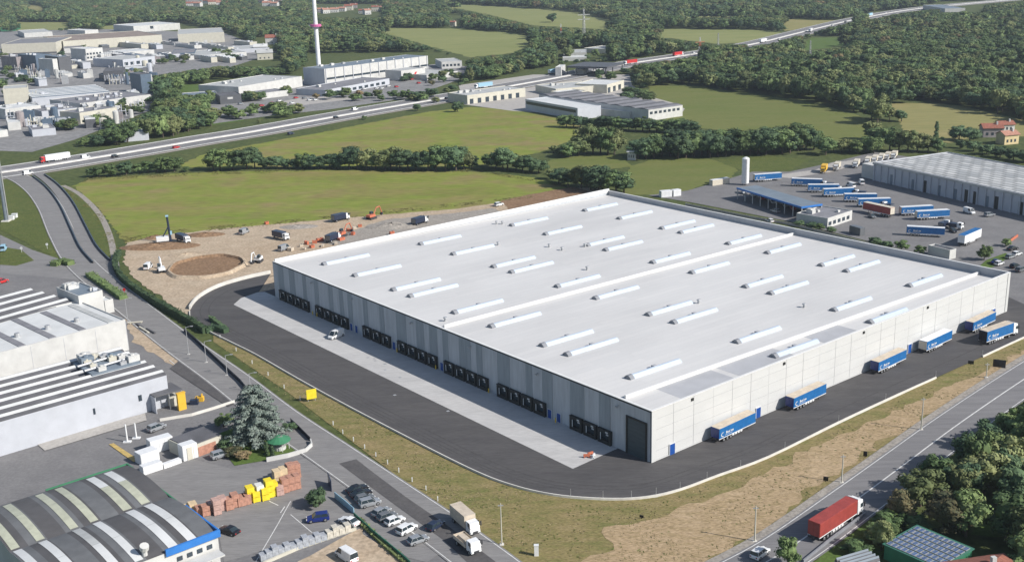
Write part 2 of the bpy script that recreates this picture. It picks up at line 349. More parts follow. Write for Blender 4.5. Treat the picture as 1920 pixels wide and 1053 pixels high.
# local frame of the warehouse: x = u (along the sunny wall), y = v (along the dock wall)
WROT = math.atan2(Ud.y, Ud.x)
M['roof_white'] = None
def roof_mat(name, c1, c2, seam, rot=0):
    m = bpy.data.materials.new(name); nt, n, l, b = nodes(m); b.inputs['Roughness'].default_value = .55
    tc = n.new('ShaderNodeTexCoord')
    nz = n.new('ShaderNodeTexNoise'); nz.inputs['Scale'].default_value = .035; nz.inputs['Detail'].default_value = 6; nz.inputs['Roughness'].default_value = .6
    mp = n.new('ShaderNodeMapping'); mp.inputs['Scale'].default_value = (.5, 1.6, 1); l.new(tc.outputs['Object'], mp.inputs[0]); l.new(mp.outputs[0], nz.inputs['Vector'])
    cr = n.new('ShaderNodeValToRGB'); e = cr.color_ramp.elements; e[0].position = .3; e[1].position = .6; e[0].color = (*c1, 1); e[1].color = (*c2, 1); l.new(nz.outputs[0], cr.inputs[0])
    br = n.new('ShaderNodeTexBrick'); br.inputs['Scale'].default_value = 1; br.inputs['Brick Width'].default_value = 22; br.inputs['Row Height'].default_value = 2.05
    br.inputs['Mortar Size'].default_value = .07; br.inputs['Mortar Smooth'].default_value = .3; br.inputs['Color1'].default_value = (1, 1, 1, 1); br.inputs['Color2'].default_value = (.94, .945, .95, 1); br.inputs['Mortar'].default_value = (seam, seam, seam, 1)
    l.new(tc.outputs['Object'], br.inputs['Vector'])
    mx = n.new('ShaderNodeMix'); mx.data_type = 'RGBA'; mx.blend_type = 'MULTIPLY'; mx.inputs[0].default_value = 1; l.new(cr.outputs[0], mx.inputs[6]); l.new(br.outputs[0], mx.inputs[7])
    l.new(mx.outputs[2], b.inputs['Base Color']); return m
M['membrane'] = roof_mat('roof_membrane', (.56, .55, .535), (.64, .63, .612), .86)
M['end_grey'] = mat('end_cap_grey', (.22, .23, .25), .6, .1, 1)
M['membrane_and_shade_grey'] = mat('grey_membrane_and_shade', (.42, .425, .44), .6, .06, .2)  # grey roof patches; also the shade colour of the far parapet's inner face
M['cap_white'] = mat('white_coping', (.72, .72, .7), .5, .04, .5)
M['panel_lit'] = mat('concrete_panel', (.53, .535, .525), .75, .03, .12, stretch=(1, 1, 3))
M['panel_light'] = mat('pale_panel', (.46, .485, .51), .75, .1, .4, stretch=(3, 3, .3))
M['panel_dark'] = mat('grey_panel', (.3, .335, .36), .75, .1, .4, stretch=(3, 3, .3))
M['black'] = mat('black_rubber', (.018, .02, .018), .6, .2, 1)
M['door_blue'] = mat('blue_door', (.01, .07, .3), .4, .1, 1)
M['dark_glass'] = mat('dark_glass', (.03, .045, .055), .15, .2, .3)
M['white_panel'] = mat('white_sectional_panel', (.6, .62, .63), .5, .05, 1)
M['steel'] = mat('galvanised_steel', (.42, .43, .44), .45, .12, 1, metal=.3)
M['skylight'] = mat('skylight_sheet', (.5, .575, .67), .3, .04, .8)
M['conc_wall'] = mat('cast_concrete', (.62, .6, .55), .8, .08, .4)
M['yellow'] = mat('yellow_plastic', (.75, .5, .03), .5, .08, 1)
wh = empty('warehouse', (0, 0, 0), WROT, 'vast new flat-roofed pale logistics warehouse with rows of skylights and black loading docks', 'warehouse')
T = .35
w = MB()
# sunny wall (u axis, v=0): panels between joints, butted, each set a few mm in or out
n_p = 23
for i in range(n_p):
    a = W_AD*i/n_p; b_ = W_AD*(i+1)/n_p; d = .0+.012*((i*7) % 3)
    for j, (z0, z1) in enumerate(((0.45, 2.5), (2.5, 5.0), (5.0, 7.4), (7.4, 9.8), (9.8, H))):
        w.box(a+.04, b_-.04, -T-d-.004*(j % 2), 0-.35+.3, z0+.03, z1-.03, 0)
w.box(0, W_AD, -.33, 0, 0, H-.03, 4)                      # recess behind the joints
w.box(-.02, W_AD+.02, -.45, -.33, 0, .42, 0)
w.box(-.36, .9, -.5, -.33, .0, H-.1, 0); w.box(W_AD-.9, W_AD+.36, -.5, -.33, 0, H-.1, 0)
# dock wall (u=0): vertical stripes
random.seed(11)
v = 0; dark = False; gate0, gate1 = 1.5, 7.5
while v < L_AB-.1:
    ww = random.choice([2.4, 2.4, 2.4, 4.8, 3.6]) if dark else random.choice([2.4, 3.6, 4.8, 4.8, 6])
    if v < 9: ww = 12; dark = False
    e = min(L_AB, v+ww)
    w.box(-T-(.05 if dark else .02), -.0, v+.03, e-.03, 0, H-.35, 2 if dark else 1); v = e
    dark = not dark
w.box(-.3, 0, 0, L_AB, 0, H-.03, 3)
w.box(-.42, -.0, L_AB-1.5, L_AB+.5, 0, H-.1, 1)
# back walls
w.box(0, W_AD, L_AB, L_AB+.35, 0, H-.03, 1); w.box(W_AD, W_AD+.35, 0, L_AB, 0, H-.03, 1)
for j in range(5): w.box(W_AD+.35, W_AD+.39, 0, L_AB, .1+2.4*j, 2.4+2.4*j-.06, 1)
w.build('wall', [M['panel_lit'], M['panel_light'], M['panel_dark'], M['panel_light'], M['end_grey']], wh)
def ZR(u, v): return 11.85-(u/W_AD)*(1.25+.85*(1-v/L_AB))-.25*(v/L_AB)
r_ = MB(); nu = 4
for i in range(nu):
    for j in range(nu):
        a0, a1 = .1+(W_AD-.2)*i/nu, .1+(W_AD-.2)*(i+1)/nu; b0, b1 = .1+(L_AB-.2)*j/nu, .1+(L_AB-.2)*(j+1)/nu
        r_.poly([(a0, b0, ZR(a0, b0)), (a1, b0, ZR(a1, b0)), (a1, b1, ZR(a1, b1)), (a0, b1, ZR(a0, b1))])
r_.build('roof', M['membrane'], wh)
def roof_obj(u0, u1, v0, v1, dz, name, m, t=.0):
    g = MB(); q = [(u0, v0), (u1, v0), (u1, v1), (u0, v1)]
    g.hexa([(a, b, ZR(a, b)-.05) for a, b in q], [(a, b, ZR(a, b)+dz) for a, b in q]); return g.build(name, m, wh)
roof_obj(10, 28, .6, 8.1, .02, 'roof_patch', M['membrane_and_shade_grey'])
roof_obj(30, 50.5, .6, 8.1, .02, 'roof_patch', M['membrane_and_shade_grey'])
roof_obj(63, 77, .6, 8.1, .02, 'roof_patch', M['membrane_and_shade_grey'])
for vv in (75.3, 8.8):
    g = MB(); q = [(1, vv-.25), (W_AD-.4, vv-.25), (W_AD-.4, vv+.25), (1, vv+.25)]
    g.hexa([(a, b, ZR(a, b)-.05) for a, b in q], [(a, b, ZR(a, b)+.75) for a, b in q]); g.build('fire_wall_ridge', M['cap_white'], wh)
# skylights
def skylight(u, v, ln=15.8):
    g = MB(); n = 7; wd = .95
    prof = [(-wd, -.1), (-wd, .28), (-.3, .8), (.3, .8), (wd, .28), (wd, -.1)]
    g.hexa([(u, v+p[0], ZR(u, v)+p[1]) for p in prof][::-1], [(u+ln, v+p[0], ZR(u+ln, v)+p[1]) for p in prof][::-1], 0)
    o = g.build('skylight', M['skylight'], wh)
    e = MB(); pr2 = [(-wd-.1, -.12), (-wd-.1, .32), (-.34, .9), (.34, .9), (wd+.1, .32), (wd+.1, -.12)]
    e.hexa([(u-1.3, v+p[0], ZR(u, v)+p[1]) for p in pr2][::-1], [(u-.02, v+p[0], ZR(u, v)+p[1]) for p in pr2][::-1])
    e.build('end_cap', M['end_grey'], o)
    c = MB(); c.box(u-.3, u+ln+.2, v-wd-.22, v-wd-.04, ZR(u, v)-.6, ZR(u, v)+.3); c.box(u-.3, u+ln+.2, v+wd+.04, v+wd+.22, ZR(u, v)-.6, ZR(u, v)+.3)
    k = MB(); k.box(u+ln*.48, u+ln*.48+1.1, v+.1, v+wd+.25, ZR(u+ln/2, v)+.1, ZR(u+ln/2, v)+.86); k.build('vent_flap', M['membrane_and_shade_grey'], o)
for vv in (152.3, 134, 113, 104.3, 83.3, 67.2, 46.8, 37.8, 16.8):
    for k, uu in enumerate((11, 48, 87.2, 122)): skylight(uu, vv-(0, .3, .8, 1.5)[k])
skylight(46.5, 3.9); skylight(85.3, 3.7)
pr = MB()
pr.box(-.42, .25, -.5, L_AB+.4, H-.02, H+.12)
pr.box(.25, W_AD+.4, -.5, .1, H-.02, H+.12)
pr.box(.25, W_AD+.4, L_AB-.15, L_AB+.42, H-.7, H+.75); pr.box(W_AD-.15, W_AD+.4, .1, L_AB-.15, H-.02, H+.12)
pr.box(-.43, -.0, 0, L_AB, H-.34, H-.03, 2)  # black strip under the coping, a shading line put in as colour
pr.box(W_AD-.1, W_AD, .1, L_AB-.2, 8, H-.03, 1)  # inner face coloured grey for the shade it stands in
pr.build('parapet', [M['cap_white'], M['membrane_and_shade_grey'], M['black']], wh)
# roof extract vents
for (x, y) in ((1030, 460), (1054, 466), (1097, 459), (1101, 503), (1310, 565), (1508, 571), (934, 457), (868, 416), (835, 603), (931, 417), (942, 417)):
    q = G(x, y, 11.5); uu, vv = toUV(q); z = ZR(uu, vv); g = MB(); g.cyl((uu, vv, z), (uu, vv, z+.9), .35, .35, 8); g.cyl((uu, vv, z+.9), (uu, vv, z+1.15), .6, .5, 8); g.build('roof_vent', M['steel'], wh)
for (x, y) in ((1462, 676), (1291, 743), (1610, 618), (1736, 573)):
    q = G(x, y, 11.5); uu, vv = toUV(q); g = MB(); g.box(uu-.3, uu+.3, -.62, -.35, 10.9, 11.5); g.build('overflow_outlet', M['black'], wh)
# docks
def dock(v0):
    o = empty('loading_dock', (0, 0, 0), 0); o.parent = wh; wd = 4.0
    g = MB(); x0 = -T-.75
    for (a, b) in ((v0, v0+.55), (v0+wd-.55, v0+wd)): g.box(x0, -T-.06, a, b, .05, 3.5)
    g.box(x0, -T-.06, v0+.55, v0+wd-.55, 2.85, 3.5)
    g.box(x0-.1, -T-.06, v0-.05, v0+wd+.05, 3.5, 3.62)
    g.build('dock_shelter', M['black'], o)
    d = MB(); d.box(-T-.16, -T-.05, v0+.56, v0+wd-.56, 1.1, 2.84); d.box(-T-.18, -T-.155, v0+.9, v0+1.9, 2.1, 2.6, 1)
    d.build('sectional_door', [M['dark_glass'], M['white_panel']], o)
    s = MB(); s.box(x0+.05, -T-.06, v0+.56, v0+wd-.56, 0, 1.08); s.build('dock_base', M['black'], o)
    st = MB(); st.box(x0-.03, x0-.003, v0+wd*.5+.9, v0+wd*.5+1.12, 1.1, 2.8); st.build('guide_strip', M['white_panel'], o)
    st = MB(); st.box(x0-.03, x0-.003, v0+.7, v0+1.5, 3.0, 3.35); st.build('number_plate', M['white_panel'], o)
    return o
for (a, b, n) in ((143.9, 162.2, 4), (121.2, 139.5, 4), (99, 112.8, 3), (76.9, 94.9, 4), (55.2, 73.2, 4), (33.4, 51, 4), (11.4, 24.4, 3)):
    pitch = (b-a+.9)/n
    for i in range(n): dock(a+pitch*i)
def wdoor(v, side='dock', wd=1.3, h=2.4, name='door'):
    g = MB()
    if side == 'dock': g.box(-T-.14, -T-.05, v, v+wd, .05, h)
    else: g.box(v, v+wd, -T-.2, -T-.06, .05, h)
    o = g.build(name, M['door_blue'], wh)
    g = MB(); e = .12
    if side == 'dock':
        g.box(-T-.17, -T-.06, v-e, v, 0, h+e); g.box(-T-.17, -T-.06, v+wd, v+wd+e, 0, h+e); g.box(-T-.17, -T-.06, v, v+wd, h, h+e)
    else:
        g.box(v-e, v, -T-.24, -T-.06, 0, h+e); g.box(v+wd, v+wd+e, -T-.24, -T-.06, 0, h+e); g.box(v, v+wd, -T-.24, -T-.06, h, h+e)
    g.build('frame', M['white_panel'], o)
for v_ in (116.4, 119.2, 74.4, 28.4, 31.6, 96.9): wdoor(v_)
for u_ in (5.2, 34.2, 139.8, 96.7): wdoor(u_, 'sun', 1.6, 2.7)
g = MB(); g.box(-T-.13, -T-.06, 1.2, 6.6, .05, 8.6); gate = g.build('roller_gate', mat('dark_gate', (.05, .075, .085), .5, .15, .3, stretch=(1, 1, 6)), wh)
g = MB(); g.box(-T-.3, -T-.06, 6.6, 7.0, 0, 9.0); g.box(-T-.3, -T-.06, 1.2, 6.6, 8.6, 9.0); g.box(-T-.3, -T-.06, .8, 1.2, 0, 9.0); g.build('gate_frame', M['black'], gate)
for v_ in (9.3, 36, 62, 88, 118, 141):
    g = MB(); g.box(-T-.7, -T-.06, v_, v_+.25, 10.3, 10.5); g.box(-T-.95, -T-.6, v_-.2, v_+.45, 10.1, 10.35); g.build('wall_lamp', M['steel'], wh)
# ---------------------------------------------------------------- aprons round the warehouse
outer = [(508, 514), (462, 524), (412, 539), (378, 557), (360, 576), (357, 592), (366, 606), (392, 622), (440, 646), (482, 667), (560, 712), (640, 756), (735, 806), (840, 860), (910, 893), (960, 911), (1010, 924), (1070, 933), (1150, 937), (1215, 933), (1275, 919), (1345, 893), (1440, 858), (1572, 793), (1690, 738), (1815, 682), (1912, 637), (1990, 603)]
ol = smooth_line([G(*q) for q in outer], 4)
back = [UVw(W_AD+60, -10), UVw(W_AD+60, L_AB+4), UVw(20, L_AB+4), UVw(20, L_AB-10)]
back = [UVw(W_AD+26, 30), UVw(W_AD+12, 60), UVw(W_AD+9, L_AB+6), UVw(-2, L_AB+9)]
sheet('loop_road', [(q.x, q.y) for q in ol]+[(q.x, q.y) for q in back], .19, M['new_asphalt'], world=True)
ap = [(438, 570), (462, 557), (483, 549), (520, 560), (1163, 834), (1074, 881)]
ap_w = [G(*q) for q in ap]
ap_w = [UVw(-24.5, L_AB-4), UVw(-22, L_AB+3), UVw(-14, L_AB+8), UVw(-.35, L_AB+8), UVw(-.35, 9.6), G(1074, 880)]
ap_w[0] = G(438, 572); ap_w[1] = G(452, 560); ap_w[2] = G(483, 549)
sheet('loading_apron', [(q.x, q.y) for q in ap_w], .22, M['concrete'], world=True)
jm = MB()
e0 = G(438, 572); e1 = G(1074, 880)
jmat = mat('joint_filler', (.2, .2, .2), .9, .1, 1)
for k in range(1, 22):
    v_ = L_AB*k/22; a = UVw(-.6, v_); u_out = toUV(e0.lerp(e1, 1-k/22))[0]; b = UVw(u_out+.4, v_)
    if toUV(e1)[1] < v_: jm.poly([(*(a+Vd*.04).xy, .226), (*(b+Vd*.04).xy, .226), (*(b-Vd*.04).xy, .226), (*(a-Vd*.04).xy, .226)][::-1])
for uu in (-7, -14):
    a = UVw(uu, 12); b = UVw(uu, L_AB+2); jm.poly([(*(a+Ud*.04).xy, .228), (*(b+Ud*.04).xy, .228), (*(b-Ud*.04).xy, .228), (*(a-Ud*.04).xy, .228)])
tag(jm.build('slab_joint', jmat), kind='structure')
# wheel-worn patches and drain covers on the apron
for k, (x, y) in enumerate(((703, 676), (722, 682), (702, 672), (722, 693), (750, 707), (690, 670), (740, 740), (840, 770))):
    q = G(x, y, .24); g = MB(); g.M = Matrix.Translation(q) @ Matrix.Rotation(WROT, 4, 'Z'); g.box(-.35, .35, -.35, .35, 0, .02); tag(g.build('drain_cover', M['steel']), 'small square drain cover set in the pale loading apron', 'drain cover', 'drain covers in the loading apron')
# low concrete wall round the loop road
lw = MB(); wall_mb(lw, ol[:4*4+2], -.5, 0, .0, 1.35); tag(lw.build('boundary_wall', M['conc_wall']), 'curved pale concrete retaining wall at the far left end of the loop road', 'wall')
lw = MB(); wall_mb(lw, ol[4*4+2:4*25-1], -.25, 0, .0, .55); tag(lw.build('boundary_wall', M['conc_wall']), 'long low concrete kerb wall along the outer edge of the dark loop road', 'wall')
lw = MB(); wall_mb(lw, ol[4*25+1:], -.25, 0, .0, .55); tag(lw.build('boundary_wall', M['conc_wall']), 'short low concrete kerb wall beyond the gap at the far right of the loop road', 'wall')
# ================================================================== TREES
def leaf_mat(name, cols, rnd=.3):
    m = bpy.data.materials.new(name); nt, n, l, b = nodes(m); b.inputs['Roughness'].default_value = .75; b.inputs['Specular IOR Level'].default_value = .2
    tc = n.new('ShaderNodeTexCoord'); nz = n.new('ShaderNodeTexNoise'); nz.inputs['Scale'].default_value = .55; nz.inputs['Detail'].default_value = 4; l.new(tc.outputs['Object'], nz.inputs['Vector'])
    oi = n.new('ShaderNodeObjectInfo'); ad = n.new('ShaderNodeMath'); ad.operation = 'ADD'
    mr = n.new('ShaderNodeMapRange'); mr.inputs[3].default_value = -.22; mr.inputs[4].default_value = .22; l.new(oi.outputs['Random'], mr.inputs[0])
    l.new(nz.outputs[0], ad.inputs[0]); l.new(mr.outputs[0], ad.inputs[1])
    cr = n.new('ShaderNodeValToRGB'); e = cr.color_ramp.elements
    while len(e) < len(cols): e.new(.5)
    for i, c in enumerate(cols): e[i].position = .22+.56*i/(len(cols)-1); e[i].color = (*c, 1)
    l.new(ad.outputs[0], cr.inputs[0])
    ml = n.new('ShaderNodeMath'); ml.operation = 'MULTIPLY'; ml.inputs[1].default_value = 7.13; l.new(oi.outputs['Random'], ml.inputs[0])
    fr = n.new('ShaderNodeMath'); fr.operation = 'FRACT'; l.new(ml.outputs[0], fr.inputs[0])
    mv = n.new('ShaderNodeMapRange'); mv.inputs[3].default_value = 1-rnd; mv.inputs[4].default_value = 1+rnd; l.new(fr.outputs[0], mv.inputs[0])
    hs = n.new('ShaderNodeHueSaturation'); l.new(mv.outputs[0], hs.inputs['Value']); l.new(cr.outputs[0], hs.inputs['Color'])
    l.new(hs.outputs[0], b.inputs['Base Color']); return m
M['leaf'] = leaf_mat('leaf_green', [(0.070, 0.113, 0.045), (0.104, 0.155, 0.059), (0.156, 0.207, 0.077)])
M['leaf_dark'] = leaf_mat('leaf_dark_green', [(0.049, 0.086, 0.047), (0.072, 0.116, 0.056), (0.098, 0.148, 0.069)])
M['leaf_olive'] = leaf_mat('leaf_olive', [(0.104, 0.137, 0.056), (0.150, 0.178, 0.071), (0.207, 0.226, 0.098)])
M['leaf_rust'] = leaf_mat('leaf_autumn', [(0.092, 0.106, 0.056), (0.173, 0.143, 0.069), (0.231, 0.172, 0.098)])
M['leaf_pine'] = leaf_mat('pine_needles', [(0.115, 0.155, 0.131), (0.162, 0.203, 0.173), (0.220, 0.250, 0.223)], .05)
M['bark'] = mat('bark', (.1, .08, .06), .9, .3, 2)
def blob(mb, c, r, seed, n1=7, n2=5):
    rnd = random.Random(seed); rows = []
    for i in range(1, n2):
        th = math.pi*i/n2; rows.append([c+Vector((math.sin(th)*math.cos(2*math.pi*j/n1)*r[0], math.sin(th)*math.sin(2*math.pi*j/n1)*r[1], math.cos(th)*r[2]))*rnd.uniform(.82, 1.1) if False else c+Vector((math.sin(th)*math.cos(2*math.pi*j/n1)*r[0]*rnd.uniform(.85, 1.1), math.sin(th)*math.sin(2*math.pi*j/n1)*r[1]*rnd.uniform(.85, 1.1), math.cos(th)*r[2])) for j in range(n1)])
    top = c+Vector((0, 0, r[2])); bot = c-Vector((0, 0, r[2]))
    for j in range(n1):
        k = (j+1) % n1
        mb.poly([top, rows[0][j], rows[0][k]]); mb.poly([bot, rows[-1][k], rows[-1][j]])
        for i in range(len(rows)-1): mb.poly([rows[i][j], rows[i+1][j], rows[i+1][k], rows[i][k]])
def crown_mesh(name, m, seed, nb=30, rx=4, z0=1.0, z1=10, leaves=2100, ls=.36, shape='round'):
    rnd = random.Random(seed); mb = MB(); cz = (z0+z1)/2; hz = (z1-z0)/2
    bl = []
    for i in range(nb):
        t = rnd.random()
        if shape == 'round':
            th = rnd.uniform(0, 2*math.pi); u = rnd.uniform(-.9, 1); s = math.sqrt(max(0, 1-u*u)); q = rnd.uniform(.4, .88)
            c = Vector((math.cos(th)*s*rx*q, math.sin(th)*s*rx*q, cz+u*hz*q)); r = rx*rnd.uniform(.17, .38)
        elif shape == 'cone':
            z = z0+(z1-z0)*t; q = rx*(1-(z-z0)/(z1-z0))**.8*rnd.uniform(.3, .85); th = rnd.uniform(0, 6.283)
            c = Vector((math.cos(th)*q, math.sin(th)*q, z)); r = rx*rnd.uniform(.2, .3)*(1.3-(z-z0)/(z1-z0))
        else:                                                      # column
            z = z0+(z1-z0)*t; th = rnd.uniform(0, 6.283); q = rx*rnd.uniform(.1, .55); c = Vector((math.cos(th)*q, math.sin(th)*q, z)); r = rx*rnd.uniform(.35, .5)
        bl.append((c, r))
    for i, (c, r) in enumerate(bl): blob(mb, c, (r*.86, r*.86, r*.72), seed*100+i, 6, 4)
    if shape == 'round': blob(mb, Vector((0, 0, cz)), (rx*.55, rx*.55, hz*.6), seed, 8, 5)
    per = leaves//nb
    for (c, r) in bl:
        for k in range(per):
            d = Vector((rnd.gauss(0, 1), rnd.gauss(0, 1), rnd.gauss(.25, 1))).normalized()
            p = c+Vector((d.x*r, d.y*r, d.z*r*.85))*rnd.uniform(.82, 1.3)
            nrm = (d+Vector((rnd.uniform(-.6, .6), rnd.uniform(-.6, .6), rnd.uniform(-.3, .7)))).normalized()
            a = nrm.orthogonal().normalized(); a.rotate(Matrix.Rotation(rnd.uniform(0, 6.28), 3, nrm)); b_ = nrm.cross(a); s = ls*rnd.uniform(.6, 1.3)
            mb.poly([p-a*s, p-b_*s*.6, p+a*s, p+b_*s*.6])
    me = bpy.data.meshes.new(name); me.from_pydata(mb.v, [], mb.f); me.materials.append(m); return me
def trunk_mesh(name, h=5, r=.28, limbs=5, seed=1):
    rnd = random.Random(seed); mb = MB(); mb.cyl((0, 0, -.3), (0, 0, h*.55), r*1.3, r*.85, 7); mb.cyl((0, 0, h*.55), (0, 0, h*1.3), r*.85, r*.3, 6)
    for i in range(limbs):
        a = rnd.uniform(0, 6.28); z = h*rnd.uniform(.4, .9); l = rnd.uniform(1.2, 2.2); mb.cyl((0, 0, z), (math.cos(a)*l, math.sin(a)*l, z+l*.9), r*.4, r*.12, 5)
    me = bpy.data.meshes.new(name); me.from_pydata(mb.v, [], mb.f); me.materials.append(M['bark']); return me
CR = [crown_mesh('crown', M['leaf'], 1), crown_mesh('crown', M['leaf_dark'], 2), crown_mesh('crown', M['leaf_olive'], 3), crown_mesh('crown', M['leaf'], 4, nb=20, z0=.8), crown_mesh('crown', M['leaf_rust'], 5),
      crown_mesh('crown', M['leaf_dark'], 6, nb=34, rx=3.2, z0=.4, shape='cone'), crown_mesh('crown', M['leaf_olive'], 7, nb=30, rx=3.4, z0=.8), crown_mesh('crown', M['leaf_dark'], 8, nb=22, rx=4.2, z0=.3)]
CP = crown_mesh('crown', M['leaf_dark'], 9, nb=26, rx=1.9, z0=.3, shape='column')
TR = [trunk_mesh('trunk', 3, .25, 5, s) for s in range(2)]
NT = [0]
def tree(loc, h, r, label, group=None, kind=None, cat='tree', name='broadleaf_tree', rnd=random):
    k = rnd.choice((0, 0, 0, 1, 2, 3, 3, 7, 6, 2)) if kind is None else kind
    e = empty(name, loc, rnd.uniform(0, 6.28), label, cat, group); e.scale = (r/4, r/4, h/10)
    me = CP if k == 'col' else CR[k]
    c = bpy.data.objects.new('crown', me); COL.objects.link(c); c.parent = e
    t = bpy.data.objects.new('trunk', TR[NT[0] % 2]); COL.objects.link(t); t.parent = e
    NT[0] += 1; return e
def hz(x, yb, yt, z0=0):
    "height of the thing whose foot is at pixel (x, yb) and top at pixel row yt"
    b_ = G(x, yb, z0); lo, hi = 0, 200
    for _ in range(40):
        m_ = (lo+hi)/2
        if P(b_+Vector((0, 0, m_)))[1] > yt: lo = m_
        else: hi = m_
    return lo
ORD = 'first second third fourth fifth sixth seventh eighth ninth tenth eleventh twelfth thirteenth fourteenth fifteenth sixteenth seventeenth eighteenth nineteenth twentieth twenty-first twenty-second twenty-third twenty-fourth twenty-fifth twenty-sixth twenty-seventh twenty-eighth twenty-ninth thirtieth'.split()+['thirty-'+w for w in 'first second third fourth fifth sixth seventh eighth ninth'.split()]+['fortieth']+['forty-'+w for w in 'first second third fourth fifth sixth seventh eighth ninth'.split()]+['fiftieth']
def row(trees, where, group, wf=.42, kinds=None, seed=1):
    rnd = random.Random(seed); trees = sorted(trees)
    for i, (x, yb, yt) in enumerate(trees):
        h = hz(x, yb, yt+1); r = max(2.2, min(h*wf*1.22, 6.6))*rnd.uniform(.9, 1.15)
        k = rnd.choice(kinds) if kinds else None
        tree(G(x, yb), h, r, '%s tree from the left %s' % (ORD[i], where), group, k, rnd=rnd)
rowA = [(175, 332, 309), (186, 332, 311), (208, 331, 305), (237, 328, 297), (262, 325, 306), (278, 324, 300), (295, 323, 296), (310, 322, 292), (327, 322, 292), (348, 322, 311), (400, 319, 284), (413, 319, 277), (436, 318, 281), (463, 317, 270), (478, 316, 272), (500, 316, 290), (520, 316, 290), (535, 316, 294), (555, 316, 292), (568, 316, 285), (580, 316, 285), (600, 316, 289), (618, 316, 282), (630, 316, 284), (655, 317, 270), (670, 317, 275), (688, 317, 277), (705, 317, 283), (722, 318, 279), (733, 318, 273), (750, 318, 280), (765, 319, 277), (780, 319, 280), (803, 320, 274), (818, 320, 272), (835, 320, 267), (855, 320, 269), (870, 318, 280), (885, 315, 288)]
row(rowA, 'in the hedgerow behind the front field', 'hedgerow trees behind the front field', .5, (0, 1, 1, 3, 7, 7, 2), 3)
rowB = [(915, 312, 287), (930, 315, 290), (943, 318, 277), (952, 319, 272), (968, 319, 290), (980, 321, 287), (995, 323, 288), (1010, 325, 297), (1033, 336, 314), (1048, 345, 312), (1065, 350, 314), (1090, 353, 307), (1108, 357, 304), (1123, 359, 306), (1140, 360, 314), (1155, 362, 317), (1170, 362, 322), (1058, 343, 318), (1100, 352, 308), (1130, 354, 306)]
row(rowB, 'in the tree belt reaching the far corner of the warehouse', 'tree belt beyond the warehouse corner', .5, (0, 1, 1, 3, 7, 7, 2), 4)
rowC = [(1038, 287, 271), (1052, 293, 274), (1068, 295, 266), (1085, 292, 258), (1099, 287, 238), (1112, 287, 230), (1126, 288, 236), (1140, 290, 236), (1152, 290, 242)]
row(rowC, 'in the pale copse left of the small white house', 'copse left of the white house', .5, (2, 0, 6, 2), 5)
rnd = random.Random(5)
rowD = [(x, 239+(x-1060)*.05, 212+(x-1060)*.055+rnd.uniform(-4, 4)) for x in range(1062, 1300, 13)]
row(rowD, 'in the dark tree line below the grey-roofed sheds', 'tree line below the grey sheds', .55, (0, 1, 1, 7), 6)
rowE = [(x+6, 291-(x-1180)*.05+rnd.uniform(-3, 3), 246-(x-1180)*.04+rnd.uniform(-6, 8)) for x in range(1200, 1520, 20)]+[(x, 300-(x-1180)*.05+rnd.uniform(-3, 3), 256-(x-1180)*.045+rnd.uniform(-6, 6)) for x in range(1196, 1540, 15)]
row(rowE, 'in the tall tree line right of the small white house', 'tall tree line right of the white house', .45, (0, 1, 1, 3, 7), 7)
rowF = [(1645, 232, 174), (1668, 225, 198), (1690, 228, 203), (1632, 262, 225), (1650, 275, 236), (1668, 283, 236), (1685, 285, 240), (1702, 285, 240), (1720, 285, 248), (1740, 285, 252), (1758, 286, 254)]
row(rowF, 'in the clump between the two right-hand fields', 'clump between the right-hand fields', .5, (2, 0, 1, 6), 8)
rowG = [(x, 287+rnd.uniform(-3, 5)-(x-1480)*.02, 262+rnd.uniform(-8, 5)) for x in range(1548, 1640, 15)]
row(rowG, 'in the tree line behind the parked tippers', 'tree line behind the tippers', .5, None, 9)
rowH = [(1798, 262, 231), (1818, 266, 238), (1800, 278, 258), (1825, 284, 262), (1850, 290, 266), (1875, 295, 270), (1900, 300, 274), (1925, 305, 276)]
row(rowH, 'in the hedge behind the long depot roof', 'hedge behind the depot', .55, (1, 7), 10)
tree(G(1755, 257), hz(1755, 257, 226), 3.4, 'rounded cypress standing alone at the near edge of the dry yellow field', None, 'col', name='cypress')
tree(G(858, 210), hz(858, 210, 187), 4.2, 'round dark tree alone on the far edge of the middle field beside the motorway', None, 7)
tree(G(783, 208), hz(783, 208, 193), 3.0, 'small bush on the motorway edge of the middle field, left of the round dark tree', None, 1, 'bush', 'bush')
tree(G(683, 225), hz(683, 225, 217), 2.0, 'tiny bush at the foot of the motorway embankment in the middle field', None, 3, 'bush', 'bush')
tree(G(1036, 42), hz(1036, 42, 22), 9, 'single round tree standing out in the topmost field', None, 7)
# roadside wood at the lower right
def inside(p, poly):
    x, y = p; c = False; j = len(poly)-1
    for i in range(len(poly)):
        xi, yi = poly[i]; xj, yj = poly[j]
        if (yi > y) != (yj > y) and x < (xj-xi)*(y-yi)/(yj-yi)+xi: c = not c
        j = i
    return c
def scatter(poly, sp, seed, excl=()):
    rnd = random.Random(seed); xs = []
    W_ = [G(*q) for q in poly]; x0, x1 = min(p.x for p in W_), max(p.x for p in W_); y0, y1 = min(p.y for p in W_), max(p.y for p in W_)
    out = []; y = y0
    wp = [(p.x, p.y) for p in W_]; ex = [[(G(*q).x, G(*q).y) for q in e] for e in excl]
    while y < y1:
        x = x0
        while x < x1:
            p = (x+rnd.uniform(-.42, .42)*sp, y+rnd.uniform(-.42, .42)*sp)
            if inside(p, wp) and not any(inside(p, e) for e in ex): out.append(p)
            x += sp
        y += sp
    return out
wood = scatter([(1706, 975), (1735, 925), (1790, 890), (1850, 838), (1905, 803), (1990, 775), (2040, 1000), (1990, 1120), (1840, 1020), (1770, 1010)], 6.2, 3, [[(1815, 1000), (1850, 955), (1960, 968), (1960, 1012)]])
